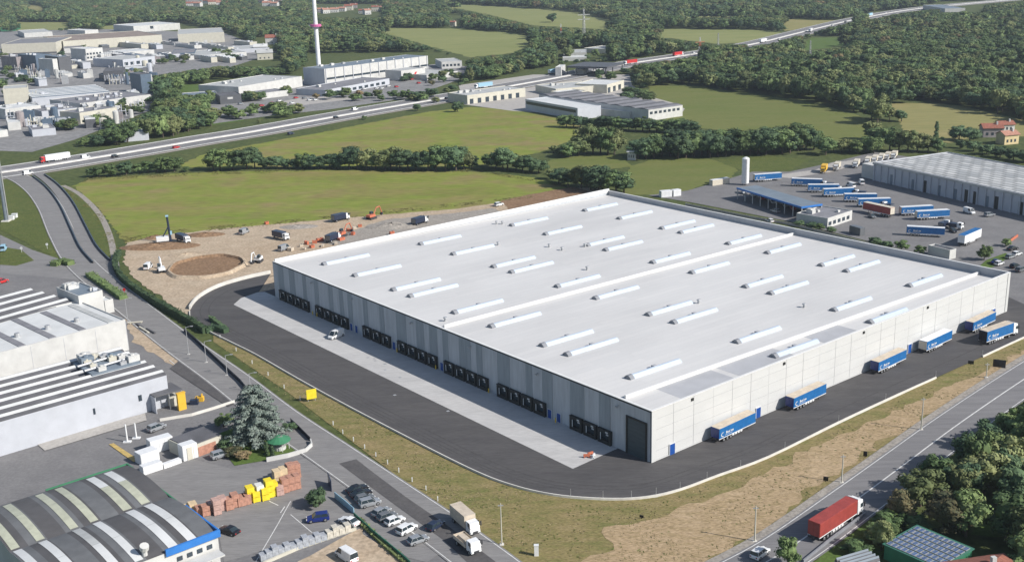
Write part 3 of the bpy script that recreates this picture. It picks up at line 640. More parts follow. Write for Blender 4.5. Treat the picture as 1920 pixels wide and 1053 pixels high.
wood += scatter([(1855, 1010), (1960, 1000), (1990, 1060), (1890, 1040)], 7, 4)[:3]
wood.sort(key=lambda p: P((p[0], p[1], 0))[0])
for i, p in enumerate(wood):
    rr = random.Random(i*3+1); xx, yy = P((*p, 0))
    tree((p[0], p[1], 0), rr.uniform(7.5, 11.5), rr.uniform(3.4, 4.8), '%s tree from the left in the roadside wood at the lower right' % ORD[i % 50], 'roadside wood at the lower right', rr.choice((0, 0, 1, 3, 7, 6, 2)), rnd=rr)
tree(G(1768, 998), 8, 4.6, 'rounded tree with a brown-orange top above the solar roof', None, 4)
tree(G(1686, 978), 6.5, 3.2, 'rust-tinged tree at the road edge beside the layby sign', None, 4)
tree(G(1652, 1032), 6.5, 2.2, 'slim yellow-green tree between the road and the solar roof', None, 2)
tree(G(1478, 1062), 6, 2.4, 'leafy treetop at the bottom edge beside the white car on the main road', None, 3)
for i, (x, y) in enumerate(((1605, 1040), (1640, 1012), (1662, 992), (1690, 985), (1668, 1012), (1710, 992), (1728, 1004))):
    tree(G(x, y), 2.6+.4*(i % 3), 2.8, '%s shrub up the green bank beside the red lorry, counted from the top of the list of the row' % ORD[i] if False else 'dense low shrub on the green bank between the main road and the gardens', 'shrubs on the roadside bank', (3, 0)[i % 2], 'shrub', 'shrub')
# big pine by the side road
def pine():
    e = empty('pine_tree', G(483, 828), 0, 'large grey-green spreading cedar beside the side road, above the small green lawn', 'tree')
    rnd = random.Random(3); mb = MB()
    for lv in range(9):
        z = 2.0+lv*1.4; rr = 7.2*(1-(lv/9.4)**1.7)**.8
        n = max(4, int(13*(1-lv/11)))
        for j in range(n):
            a = 6.283*j/n+lv*.7+rnd.uniform(-.2, .2); L = rr*rnd.uniform(.75, 1.08)
            for s in range(4):
                q = Vector((math.cos(a)*L*(.3+.22*s), math.sin(a)*L*(.3+.22*s), z-.1*s)); r = .95-.1*s
                for k in range(26):
                    d = Vector((rnd.gauss(0, 1), rnd.gauss(0, 1), rnd.gauss(.2, .5))).normalized(); p = q+Vector((d.x*r*1.25, d.y*r*1.25, d.z*r*.6))
                    nn = (d+Vector((rnd.uniform(-.6, .6), rnd.uniform(-.6, .6), rnd.uniform(0, .9)))).normalized(); t = nn.orthogonal().normalized(); b_ = nn.cross(t); s2 = .3*rnd.uniform(.6, 1.3)
                    mb.poly([p-t*s2, p-b_*s2*.6, p+t*s2, p+b_*s2*.6])
                blob(mb, q, (r*.85, r*.85, r*.35), lv*50+j*4+s, 5, 3)
    mb.build('crown', M['leaf_pine'], e); t = MB(); t.cyl((0, 0, 0), (0, 0, 13.8), .5, .08, 8); t.build('trunk', M['bark'], e)
    return e
pine()
# ---------------------------------------------------------------- hedges
def hedge(pts, wdt, h, label, m='leaf_dark', seed=1, dens=16, name='hedge'):
    line = [G(*q) for q in pts]; rnd = random.Random(seed); mb = MB(); base = line[0].copy(); line = [p-base for p in line]; line = smooth_line(line, 3)
    wall_mb(mb, line, -wdt*.42, wdt*.42, 0, h*.85); N = offsets(line)
    for i in range(len(line)-1):
        L = (line[i+1]-line[i]).length
        for k in range(int(L*dens*(wdt+2*h)/5)):
            t = rnd.random(); s = rnd.uniform(-1, 1); p = line[i].lerp(line[i+1], t); side = rnd.random()
            hh = h*(1+.12*math.sin(p.x*.9)+.08*math.sin(p.y*1.7))
            if side < .5: q = p+N[i]*s*wdt*.5; q.z = hh*rnd.uniform(.85, 1.05); nn = Vector((rnd.uniform(-.6, .6), rnd.uniform(-.6, .6), 1))
            else:
                sg = 1 if rnd.random() < .5 else -1; q = p+N[i]*sg*wdt*.5; q.z = hh*rnd.uniform(.05, .95); nn = N[i]*sg+Vector((rnd.uniform(-.6, .6), rnd.uniform(-.6, .6), rnd.uniform(-.2, .7)))
            nn.normalize(); a = nn.orthogonal().normalized(); b_ = nn.cross(a); s2 = .3*rnd.uniform(.6, 1.3); mb.poly([q-a*s2, q-b_*s2*.7, q+a*s2, q+b_*s2*.7])
    o = mb.build(name, M[m]); o.location = base; return tag(o, label, 'hedge')
hedge([(224, 478), (216, 497), (222, 515), (245, 540), (300, 575), (350, 603), (385, 625)], 1.8, 2.3, 'long dark clipped hedge between the side road and the dirt building site')
hedge([(385, 624), (405, 620), (425, 625)], 2.2, 1.9, 'short dark hedge end closing the corner beside the loop road', seed=2)
hedge([(395, 600), (412, 612), (424, 620)], 1.2, 1.5, 'thin inner hedge joining the corner of the loop road wall', seed=5)
hedge([(168, 518), (200, 540), (232, 562)], 3.0, 1.7, 'broad mid-green hedge between the side road and the white hall', 'leaf', 3)
hedge([(100, 500), (118, 494), (134, 498)], 3.2, 2.0, 'short thick bush-like hedge at the mouth of the left access road', 'leaf', 4)
hedge([(672, 975), (700, 1003), (735, 1035), (765, 1060)], 1.2, .8, 'low flat-topped hedge strip in front of the row of parked cars', 'leaf_olive', 6)
# ---------------------------------------------------------------- forests
EX = [v[0] for v in FIELDS.values()]
BX = []                                   # built-up polygons, filled below, in pixels
BX += [[(-80, 62), (200, 57), (250, 44), (340, 44), (430, 62), (520, 98), (545, 125), (420, 122), (290, 140), (300, 200), (140, 262), (60, 285), (-80, 290)],
       [(390, 150), (560, 140), (570, 100), (810, 98), (885, 112), (870, 150), (760, 185), (640, 200), (520, 222), (400, 220), (395, 190)],
       [(865, 165), (1000, 130), (1190, 112), (1195, 160), (1290, 188), (1330, 215), (1280, 228), (1070, 212), (960, 208)],
       [(1030, 95), (1140, 92), (1150, 108), (1040, 112)], [(1760, 3), (1850, 3), (1850, 22), (1760, 22)],
       [(340, -10), (410, -10), (420, 8), (345, 16)], [(480, -10), (530, -10), (530, 14), (480, 16)], [(590, 8), (720, 8), (720, 32), (590, 32)], [(840, 28), (870, 28), (870, 55), (840, 55)],
       [(478, 70), (520, 70), (520, 118), (478, 118)]]
zones = [[(-260, -30), (960, -60), (2150, -90), (2150, 250), (1930, 232), (1800, 203), (1760, 193), (1700, 192), (1680, 225), (1640, 236), (1600, 214), (1500, 188), (1400, 173), (1235, 161), (1190, 160), (1180, 120), (1060, 120), (960, 140), (860, 165), (800, 100), (560, 140), (400, 150), (330, 158), (290, 150), (290, 130), (430, 100), (420, 62), (180, 58), (-260, 66)],
         [(300, 165), (330, 150), (400, 150), (395, 165), (330, 176), (300, 180)],
         [(140, 283), (150, 250), (200, 215), (290, 190), (400, 195), (470, 218), (450, 234), (300, 262), (200, 275)],
         [(-60, 300), (150, 264), (200, 273), (60, 302), (-60, 330)],
         [(480, 226), (620, 206), (700, 196), (760, 187), (860, 168), (872, 170), (760, 192), (600, 216), (490, 236)],
         [(1170, 150), (1230, 150), (1245, 168), (1210, 185), (1175, 175)]]
mw = [(p.x, p.y) for p in motor]
def near_motor(p):
    for i in range(0, len(mw)-1):
        a, b_ = Vector(mw[i]), Vector(mw[i+1]); d = b_-a; t = max(0, min(1, (Vector(p)-a).dot(d)/d.length_squared))
        if (a+d*t-Vector(p)).length < 21: return True
    return False
wx = [[(G(*q).x, G(*q).y) for q in e] for e in EX+BX]
wz = [[(G(*q).x, G(*q).y) for q in z] for z in zones]
bb = [(min(a for a, b_ in e), max(a for a, b_ in e), min(b_ for a, b_ in e), max(b_ for a, b_ in e)) for e in wx]
pts = []; rnd = random.Random(21); y = 380
while y < 3600:
    sp = 8.8 if y < 900 else (10 if y < 1500 else 12)
    half = (y+260)*.47; x = -28-half*1.08
    while x < -28+half*1.08:
        p = (x+rnd.uniform(-.45, .45)*sp, y+rnd.uniform(-.45, .45)*sp); x += sp
        if not any(inside(p, z) for z in wz): continue
        if any(b_[0] < p[0] < b_[1] and b_[2] < p[1] < b_[3] and inside(p, wx[i]) for i, b_ in enumerate(bb)): continue
        if near_motor(p): continue
        if noise.noise(Vector((p[0]*.012, p[1]*.012, 3))) < -.36: continue
        pts.append(p)
    y += sp
vis = [e for e in EX+BX]; vb = [(min(a for a, b_ in e), max(a for a, b_ in e), min(b_ for a, b_ in e), max(b_ for a, b_ in e)) for e in vis]
mpx = [P(p) for p in motor]
def mrow(x):
    for (xa, ya), (xb, yb_) in zip(mpx, mpx[1:]):
        if xa <= x <= xb: return ya+(yb_-ya)*(x-xa)/(xb-xa)
    return None
def clear(p, h):
    x0, y0 = P((p[0], p[1], 0))
    for f_ in (1.0, .55):
        x, y = P((p[0], p[1], h*f_))
        for e, b_ in zip(vis, vb):
            if b_[0] < x < b_[1] and b_[2] < y < b_[3] and inside((x, y), e): return False
        if x > 1165 and not (1315 < x < 1405) and not (1602 < x < 1622):
            m_ = mrow(x)
            if m_ is not None and y0 > m_ and y < m_+2.5: return False
    return True
CAP = {}; keep = []
for p in pts:
    for h_ in (16, 13, 10, 7.5, 5.5, 4, 2.8):
        if clear(p, h_): break
    else: continue
    if h_ < 16: CAP[p] = h_
    keep.append(p)
pts = keep
rnd = random.Random(91)
for (cx, cy, n_, sx, sy) in ((6, 135, 10, 8, 22), (45, 152, 6, 20, 3), (250, 145, 5, 10, 3), (235, 208, 8, 16, 5), (300, 205, 8, 14, 8), (120, 242, 6, 14, 4), (45, 222, 4, 12, 3), (200, 240, 6, 20, 6), (470, 150, 5, 10, 3), (820, 150, 8, 30, 4), (720, 186, 22, 60, 3), (500, 214, 14, 40, 3), (420, 222, 8, 16, 3), (470, 190, 8, 12, 3), (540, 178, 5, 14, 2), (330, 116, 9, 30, 3), (440, 108, 8, 30, 3), (250, 76, 6, 30, 2), (170, 100, 5, 30, 4), (1150, 148, 6, 14, 4), (1200, 180, 10, 20, 8), (1110, 112, 6, 30, 3), (150, 60, 5, 20, 2), (1700, 9, 4, 30, 3)):
    for k in range(n_): q = G(cx+rnd.gauss(0, 1)*sx, cy+rnd.gauss(0, 1)*sy); pts.append((q.x, q.y)); CAP[pts[-1]] = rnd.uniform(4, 8)
pts.sort(key=lambda p: (p[0]-CAM.x)**2+(p[1]-CAM.y)**2)
near = max(0, 295-NT[0]); print('forest points', len(pts), 'individual', NT[0], near)
def fh(p, rr):
    return min(CAP.get(p, 99), 11.5+5*noise.noise(Vector((p[0]*.02, p[1]*.02, 0)))+rr.uniform(-2.2, 3.2))
for i, p in enumerate(pts[:near]):
    rr = random.Random(i); X = P((p[0], p[1], 0))[0]
    if X < 500: lb, gp = 'leafy tree in the wood between the left industrial estate and the motorway', 'wood beside the left industrial estate'
    elif X < 900: lb, gp = 'leafy roadside tree between the white factory and the motorway', 'trees along the far side of the motorway'
    else: lb, gp = 'leafy tree on the near edge of the great wood beyond the long right field', 'near edge of the great wood on the right'
    h_ = fh(p, rr); tree((p[0], p[1], 0), h_, min(rr.uniform(4.6, 7), h_*.7), lb, gp, rnd=rr)
srcs = []
for k in (0, 1, 2, 3, 4, 6, 7):
    srcs.append((k, next(o for o in bpy.data.objects if o.data == CR[k])))
def forest(name, ps, label=None):
    me = bpy.data.meshes.new(name); me.from_pydata([(p[0], p[1], 0) for p in ps], [], [])
    a_k = me.attributes.new('crown_kind', 'INT', 'POINT'); a_s = me.attributes.new('crown_scale', 'FLOAT_VECTOR', 'POINT'); a_r = me.attributes.new('crown_turn', 'FLOAT_VECTOR', 'POINT')
    rr = random.Random(5)
    for i, p in enumerate(ps):
        h = fh(p, rr); far = 1.25 if p[1] > 1500 else 1; r = min(rr.choice((4.2, 5.2, 6.2, 7.2, 8.6))*rr.uniform(.9, 1.1)*far, h*.75)
        pr_ = noise.noise(Vector((p[0]*.008, p[1]*.008, 9)))
        w_ = (6, 4, 3+4*max(0, pr_*2), 5, .35, 3, 4)
        a_k.data[i].value = rr.choices(range(7), w_)[0]; a_s.data[i].vector = (r/4, r/4, h/10); a_r.data[i].vector = (rr.uniform(-.08, .08), rr.uniform(-.08, .08), rr.uniform(0, 6.28))
    o = bpy.data.objects.new(name, me); COL.objects.link(o); o['kind'] = 'stuff'
    if label: o['label'] = label; o['category'] = 'wood'
    ng = bpy.data.node_groups.new('forest_nodes', 'GeometryNodeTree'); ng.interface.new_socket('Geometry', in_out='INPUT', socket_type='NodeSocketGeometry'); ng.interface.new_socket('Geometry', in_out='OUTPUT', socket_type='NodeSocketGeometry')
    n = ng.nodes; l = ng.links; gi = n.new('NodeGroupInput'); go = n.new('NodeGroupOutput'); jn = n.new('GeometryNodeJoinGeometry')
    def attr(nm, dt):
        a = n.new('GeometryNodeInputNamedAttribute'); a.data_type = dt; a.inputs[0].default_value = nm; return [s for s in a.outputs if s.enabled][0]
    ak = attr('crown_kind', 'INT'); as_ = attr('crown_scale', 'FLOAT_VECTOR'); ar = attr('crown_turn', 'FLOAT_VECTOR')
    for i, (k, so) in enumerate(srcs):
        oi = n.new('GeometryNodeObjectInfo'); oi.inputs[0].default_value = so; oi.transform_space = 'ORIGINAL'
        cp = n.new('FunctionNodeCompare'); cp.data_type = 'INT'; cp.operation = 'EQUAL'; ii = [s for s in cp.inputs if s.type == 'INT']; l.new(ak, ii[0]); ii[1].default_value = i
        ip = n.new('GeometryNodeInstanceOnPoints'); l.new(gi.outputs[0], ip.inputs['Points']); l.new(cp.outputs[0], ip.inputs['Selection']); l.new(oi.outputs['Geometry'], ip.inputs['Instance']); l.new(ar, ip.inputs['Rotation']); l.new(as_, ip.inputs['Scale'])
        l.new(ip.outputs[0], jn.inputs[0])
    l.new(jn.outputs[0], go.inputs[0])
    md = o.modifiers.new('trees', 'NODES'); md.node_group = ng
    return o
forest('woodland', pts[near:], 'dense green woodland covering the far plain around the fields and motorway')
# ================================================================== VEHICLES
def paint(name, c, rough=.35, metal=0, var=.05): return mat(name, c, rough, var, .8, metal=metal)
PM = {'white': paint('white_paint', (.72, .73, .73)), 'silver': paint('silver_paint', (.38, .4, .42), .3, .4), 'grey': paint('grey_paint', (.16, .17, .18), .3, .2), 'black': paint('black_paint', (.015, .016, .02), .2),
      'blue': paint('deep_blue_paint', (.015, .03, .16), .25), 'red': paint('red_paint', (.5, .03, .03), .35), 'navy': paint('navy_paint', (.02, .03, .06), .3), 'lorry_blue': paint('lorry_blue', (.01, .12, .33), .45, var=.12),
      'orange': paint('orange_paint', (.5, .15, .08), .5), 'rust_red': paint('container_red', (.3, .05, .04), .55, var=.14), 'tan': paint('tan_canvas', (.52, .45, .36), .8, var=.12), 'light_blue': paint('pale_blue_paint', (.3, .5, .62), .4), 'yellow': paint('machine_yellow', (.7, .42, .04), .5),
      'green': paint('green_paint', (.05, .2, .1), .5), 'cream': paint('cream_paint', (.6, .55, .45), .5)}
M['tyre'] = mat('tyre', (.015, .015, .016), .85, .2, 2); M['rim'] = mat('rim', (.4, .41, .42), .35, .1, 2, metal=.6)
M['lamp'] = mat('lamp_glass', (.7, .72, .7), .2, .05, 2); M['rear_lamp'] = mat('rear_lamp', (.4, .02, .02), .3, .1, 2); M['chassis'] = mat('chassis', (.04, .04, .045), .7, .2, 2)
def wheel(parent, x, y, r=.33, w=.24):
    g = MB(); s = 1 if y > 0 else -1; g.cyl((x, y-s*w/2, r), (x, y+s*w/2, r), r, r, 12); o = g.build('wheel', M['tyre'], parent)
    g = MB(); g.cyl((x, y+s*w/2, r), (x, y+s*(w/2+.02), r), r*.6, r*.55, 10); g.build('rim', M['rim'], o)
def make_car(kind='hatch'):
    e = empty('parked_car' if kind != 'van' else 'van', cat='car' if kind != 'van' else 'van')
    if kind == 'hatch': Lc, Wc, hb, ht, c0, c1, t0, t1 = 4.2, 1.78, .88, 1.48, -2.0, 1.05, -1.6, .25
    elif kind == 'sedan': Lc, Wc, hb, ht, c0, c1, t0, t1 = 4.7, 1.82, .9, 1.43, -1.75, 1.05, -.95, .3
    elif kind == 'suv': Lc, Wc, hb, ht, c0, c1, t0, t1 = 4.5, 1.88, 1.02, 1.68, -2.15, 1.1, -1.95, .35
    else: Lc, Wc, hb, ht, c0, c1, t0, t1 = 5.3, 2.0, 1.15, 2.2, -2.6, 2.0, -2.55, 1.2
    h = Lc/2; y = Wc/2; g = MB()
    st = [(-h, .42, hb*.82, y*.86), (-h+.12, .26, hb*.97, y*.97), (-h+.7, .22, hb, y), (c1-.1, .22, hb, y), (h-.9, .22, hb*.92, y), (h-.25, .24, hb*.78, y*.95), (h, .36, hb*.6, y*.8)]
    def sec(s_): x, z0, z1, w = s_; return [(x, -w*.94, z0), (x, w*.94, z0), (x, w, (z0+z1)*.52), (x, w*.93, z1), (x, w*.5, z1+.03), (x, -w*.5, z1+.03), (x, -w*.93, z1), (x, -w, (z0+z1)*.52)]
    S_ = [sec(s_) for s_ in st]
    for i in range(len(S_)-1):
        for j in range(8): k = (j+1) % 8; g.poly([S_[i][j], S_[i][k], S_[i+1][k], S_[i+1][j]])
    g.poly(S_[0][::-1]); g.poly(S_[-1])
    wt = y*.78; g.hexa([(t0, -wt, ht-.05), (t1, -wt, ht-.05), (t1, wt, ht-.05), (t0, wt, ht-.05)], [(t0+.12, -wt*.9, ht), (t1-.12, -wt*.9, ht), (t1-.12, wt*.9, ht), (t0+.12, wt*.9, ht)])
    yb = y*.9
    for s in (-1, 1):
        for (xa, xb) in ((c0+.05, t0+.05), (c1-.12, t1-.06), ((c0+c1)/2-.02, (t0+t1)/2-.05)):
            g.hexa([(xa, s*yb-.02, hb), (xa+.1, s*yb-.02, hb), (xa+.1, s*yb+.02, hb), (xa, s*yb+.02, hb)], [(xb, s*wt-.02, ht-.05), (xb+.08, s*wt-.02, ht-.05), (xb+.08, s*wt+.025, ht-.05), (xb, s*wt+.025, ht-.05)])
    if kind == 'van': g.box(-2.55, .3, -y*.92, y*.92, hb, ht-.04, tx=.03, ty=.1)
    g.build('body', PM['white'], e, smooth=False)
    g = MB(); g.hexa([(c0, -yb, hb-.02), (c1, -yb, hb-.02), (c1, yb, hb-.02), (c0, yb, hb-.02)], [(t0, -wt, ht-.06), (t1, -wt, ht-.06), (t1, wt, ht-.06), (t0, wt, ht-.06)]); g.build('windows', M['dark_glass'], e)
    r = .33 if kind in ('hatch', 'sedan') else .36
    for sx in (-h+.85, h-.88):
        for sy in (-1, 1): wheel(e, sx, sy*(y-.1), r)
    for sy in (-1, 1):
        g = MB(); g.box(h-.2, h-.04, sy*y*.62-.17, sy*y*.62+.17, hb*.58, hb*.76); g.build('headlight', M['lamp'], e)
        g = MB(); g.box(-h-.01, -h+.1, sy*y*.66-.14, sy*y*.66+.14, hb*.6, hb*.82); g.build('rear_light', M['rear_lamp'], e)
        g = MB(); g.box(c1-.45, c1-.3, sy*(y+.02)-.08, sy*(y+.02)+.08, hb-.02, hb+.14); g.build('mirror', M['chassis'], e)
    return Proto(e)
CARS = {k: make_car(k) for k in ('hatch', 'sedan', 'suv', 'van')}
def car(kind, col, a, b, label, group=None):
    "col swaps the paint; a -> b are the tail and nose pixels"
    A, B = G(*a, .22), G(*b, .22); d = B-A
    pr_ = CARS[kind]; first = not pr_.used
    o = pr_.put((A+B)/2, math.atan2(d.y, d.x), label, group)
    if first: pr_.first = (o, col); 
    elif col != 'white': recolor(o, {'white_paint': PM[col]})
    if first and col != 'white':
        for k in kids(o):
            if k.name.startswith('body'): k.material_slots[0].link = 'OBJECT'; k.material_slots[0].material = PM[col]
    if not first:
        for k in kids(o):
            if k.name.startswith('body'): k.material_slots[0].link = 'OBJECT'; k.material_slots[0].material = PM[col]
    return o
def cab(e, x0, m, L=2.2, h=3.5, w=2.45):
    g = MB(); y = w/2; g.hexa([(x0, -y, .7), (x0+L, -y, .55), (x0+L, y, .55), (x0, y, .7)], [(x0, -y*.94, h), (x0+L*.82, -y*.94, h-.1), (x0+L*.82, y*.94, h-.1), (x0, y*.94, h)])
    c = g.build('cab', m, e, bevel=.08); g = MB()
    g.hexa([(x0+L*.965, -y*.88, 1.75), (x0+L*.98, -y*.88, 1.75), (x0+L*.98, y*.88, 1.75), (x0+L*.965, y*.88, 1.75)], [(x0+L*.87, -y*.84, h-.7), (x0+L*.885, -y*.84, h-.7), (x0+L*.885, y*.84, h-.7), (x0+L*.87, y*.84, h-.7)])
    g.build('windscreen', M['dark_glass'], c)
    for s in (-1, 1):
        g = MB(); g.box(x0+L*.45, x0+L*.82, s*y*.985-.02, s*y*.985+.015, 1.9, 2.75); g.build('side_window', M['dark_glass'], c)
        g = MB(); g.box(x0+L*.9, x0+L, s*(y+.16)-.1, s*(y+.16)+.1, 1.9, 2.8); g.build('mirror', M['chassis'], c)
        g = MB(); g.box(x0+L-.03, x0+L+.02, s*y*.72-.2, s*y*.72+.2, .75, .98); g.build('headlight', M['lamp'], c)
    return c
def livery(mb, x0, y, s, mi=0):
    "pale swoosh and short word-like bars on a trailer side"
    yy = y+s*.025
    def q(a, b_, c, d): mb.poly([(a, yy, c), (b_, yy, c), (b_, yy, d), (a, yy, d)] if s < 0 else [(b_, yy, c), (a, yy, c), (a, yy, d), (b_, yy, d)], mi)
    for k in range(10):
        t = R(70+k*22); t2 = R(70+(k+1)*22)
        pts = [(x0+.95+math.cos(a)*r_*.8, yy, 2.15+math.sin(a)*r_*.7) for a, r_ in ((t, .9), (t2, .9), (t2, .62), (t, .62))]
        mb.poly(pts if s > 0 else pts[::-1], mi)
    for k, w_ in enumerate((.34, .3, .34, .12, .34, .34)): q(x0+2.1+k*.46, x0+2.1+k*.46+w_, 2.05, 2.75 if k in (0, 3) else 2.5)
    q(x0+1.7, x0+4.4, 1.7, 1.8)
def make_trailer(col, roof, tractor=None, rear=None, mark=True, name='semi_trailer', kind='semi-trailer', Lt=13.6, h=4.0):
    e = empty(name, cat=kind)
    g = MB(); g.box(-Lt/2, Lt/2, -1.27, 1.27, 1.25, h); bx = g.build('body', PM[col], e, bevel=.03)
    g = MB(); g.box(-Lt/2+.05, Lt/2-.05, -1.24, 1.24, h+.003, h+.05); g.build('roof', PM[roof], bx)
    g = MB(); g.box(-Lt/2-.06, -Lt/2-.005, -1.2, -.02, 1.3, h-.1); g.box(-Lt/2-.06, -Lt/2-.005, .02, 1.2, 1.3, h-.1); g.build('rear_door', PM[rear or 'grey'], bx)
    if mark:
        g = MB(); livery(g, -Lt/2+.4, 1.27, 1); livery(g, -Lt/2+.4, -1.27, -1); g.build('lettering', M['paint'], bx)
    g = MB(); g.box(-Lt/2, Lt/2, -1.27, -1.22, 1.05, 1.24); g.box(-Lt/2, Lt/2, 1.22, 1.27, 1.05, 1.24)
    for s in (-1, 1):
        for k in range(4): g.box(-1.9+k*1.0, -1.2+k*1.0, s*1.2-.04, s*1.2+.04, .55, 1.04)
    g.build('side_guard', PM['white'], e)
    g = MB(); g.box(-Lt/2, Lt/2, -.45, .45, .95, 1.24); g.box(-Lt/2, -Lt/2+.15, -1.2, 1.2, .6, .95); g.build('chassis', M['chassis'], e)
    for x in (-5, -3.75, -2.5):
        for s in (-1, 1): wheel(e, x*Lt/13.6, s*1.08, .5, .36)
    if tractor:
        cab(e, Lt/2+.35, PM[tractor]); g = MB(); g.box(Lt/2-3.2, Lt/2+1, -.45, .45, .65, .93); g.build('tractor_frame', M['chassis'], e)
        for x in (Lt/2-1.6, Lt/2+1.4):
            for s in (-1, 1): wheel(e, x, s*1.05, .5, .36)
        if mark or col == 'rust_red':
            g = MB(); g.hexa([(Lt/2+.4, -1.1, 3.5), (Lt/2+1.6, -1.1, 3.5), (Lt/2+1.6, 1.1, 3.5), (Lt/2+.4, 1.1, 3.5)], [(Lt/2+.4, -1.1, 3.95), (Lt/2+.6, -1.1, 3.95), (Lt/2+.6, 1.1, 3.95), (Lt/2+.4, 1.1, 3.95)]); g.build('wind_deflector', PM[tractor], e)
    else:
        for s in (-1, 1):
            g = MB(); g.box(Lt/2-2.6, Lt/2-2.45, s*.8-.07, s*.8+.07, 0, .94); g.box(Lt/2-2.7, Lt/2-2.35, s*.8-.15, s*.8+.15, 0, .05); g.build('landing_leg', M['chassis'], e)
    return Proto(e)
TP = {'blue_tan': make_trailer('lorry_blue', 'tan', rear='blue'), 'blue_white': make_trailer('lorry_blue', 'white', rear='cream')}
# parked along the sunny wall (curtain side to the camera)
def along(u0, v, dr, pr_, label, group, sc=1):
    q = UVw(u0+6.8, v-.4, .2); return pr_.put(q, WROT+dr, label, group, sc=(.97, .95, .86))
gp = 'blue trailers along the sunny warehouse wall'
along(17.2, -1.95, R(2.5), TP['blue_tan'], 'blue curtain-sided trailer with tan roof nearest the warehouse corner with the gate', gp)
along(43.2, -2.25, R(2), TP['blue_tan'], 'second blue curtain-sided trailer along the sunny wall, counted from the near corner', gp)
along(77.6, -2.2, R(2), TP['blue_tan'], 'third blue curtain-sided trailer along the sunny wall, counted from the near corner', gp)
along(99.6, -2.2, R(2), TP['blue_white'], 'blue trailer with white roof and pale rear doors against the sunny wall', gp)
along(122.5, -2.3, R(2.5), TP['blue_tan'], 'blue curtain-sided trailer farthest along the sunny wall, beside the blue door', gp)
lorry = make_trailer('lorry_blue', 'tan', 'white', 'black', name='articulated_lorry', kind='lorry', Lt=12)
lorry.px((1842, 646), (1890, 629), 'blue articulated lorry with white cab driving along the loop road')
red = make_trailer('rust_red', 'rust_red', 'white', 'rust_red', mark=False, name='articulated_lorry', kind='lorry', Lt=13)
red.px((1529, 1012), (1591, 971), 'red container lorry with white cab on the main road')
# depot trailers
dep = [((1484, 348), (1541, 350), 'first'), ((1515, 360), (1572, 360), 'second'), ((1538, 369), (1604, 366), 'third'), ((1575, 378), (1650, 378), 'fourth'), ((1598, 388), (1678, 386), 'fifth')]
gpd = 'blue trailers parked in rows in the depot yard'
for a, b, w_ in dep: TP['blue_white'].px(a, b, '%s blue trailer with white roof in the long depot row, counted from the far left' % w_, gpd)
TP['blue_white'].px((1682, 404), (1752, 400), 'blue trailer with white roof just right of the dark red trailer', gpd)
TP['blue_white'].px((1712, 412), (1782, 408), 'blue trailer with white roof at the near right end of the depot row', gpd)
TP['blue_white'].px((1425, 340), (1452, 338), 'blue trailer behind the white silo', gpd)
TP['blue_white'].px((1700, 440), (1770, 444), 'blue trailer standing apart in the near part of the depot yard', gpd)
dr_ = make_trailer('rust_red', 'cream', None, 'cream', mark=False, name='semi_trailer'); dr_.px((1674, 408), (1620, 396), 'dark red trailer with cream roof in the depot yard')
bw = make_trailer('white', 'lorry_blue', None, 'white', mark=False, name='semi_trailer'); bw.px((1800, 462), (1834, 447), 'white trailer with a bright blue roof near the depot exit bend')
# motorway lorries
wl = make_trailer('white', 'white', 'red', 'white', mark=False, name='tank_lorry', kind='lorry'); wl.px((132, 298), (84, 305), 'white lorry with red cab on the motorway at the far left')
w2 = make_trailer('light_blue', 'light_blue', 'white', 'white', mark=False, name='articulated_lorry', kind='lorry'); w2.px((922, 163), (896, 166), 'blue-topped lorry with white cab on the motorway behind the white factory')
r3 = make_trailer('red', 'red', 'white', 'red', mark=False, name='articulated_lorry', kind='lorry'); r3.px((1195, 119), (1172, 122), 'bright red lorry with white cab on the motorway above the dark bridge')
r3.px((1255, 108), (1285, 103), 'pinkish red lorry farther right on the motorway')
w2.px((1614, 34), (1648, 27), 'pale blue lorry on the distant motorway bend'); 
wl2 = make_trailer('white', 'white', 'white', 'white', mark=False, name='articulated_lorry', kind='lorry'); wl2.px((1515, 62), (1524, 58), 'small white lorry on the distant motorway')
wl2.px((1420, 82), (1440, 78), 'white lorry on the far motorway by the brown tree clump'); w2.px((1030, 140), (1045, 137), 'pale lorry approaching the dark bridge on the motorway')
# cars
row1 = [('sedan', 'black', (652, 926), (688, 914)), ('sedan', 'black', (657, 935), (697, 922)), ('hatch', 'grey', (662, 944), (706, 931)), ('suv', 'silver', (674, 951), (713, 941)),
        ('hatch', 'silver', (700, 971), (731, 955)), ('hatch', 'grey', (708, 978), (744, 965)), ('hatch', 'white', (722, 987), (759, 972)), ('suv', 'white', (744, 1006), (782, 985)), ('hatch', 'silver', (766, 1022), (802, 1009))]
nm = ['first dark car at the upper left end', 'second dark car from the upper left end', 'third, dark grey car', 'fourth, silver car', 'fifth, silver-grey hatchback past the gap', 'sixth, dark grey hatchback', 'seventh, white hatchback', 'eighth, large white car', 'last silver hatchback at the lower right end']
for (k, c, a, b), n_ in zip(row1, nm): car(k, c, a, b, n_+' of the row parked beside the side road', 'cars parked beside the side road')
car('hatch', 'navy', (805, 996), (828, 981), 'dark car driving on the patched lane of the side road', None)
car('suv', 'blue', (620, 972), (572, 978), 'deep blue car parked inside the yard near the palm')
car('sedan', 'black', (446, 1003), (414, 993), 'black car parked at the blue corner of the striped-roof building')
car('van', 'white', (660, 1053), (640, 1040), 'white van on the gravel plot at the bottom edge')
car('van', 'white', (650, 624), (611, 640), 'white van standing on the pale loading apron')
car('suv', 'white', (1410, 1052), (1440, 1030), 'white car with dark windows on the main road at the bottom edge')
car('sedan', 'white', (678, 990), (632, 972), 'white car beside the small pale hut by the yard gate')
car('suv', 'silver', (276, 812), (312, 798), 'pale pick-up standing by the two white masts')
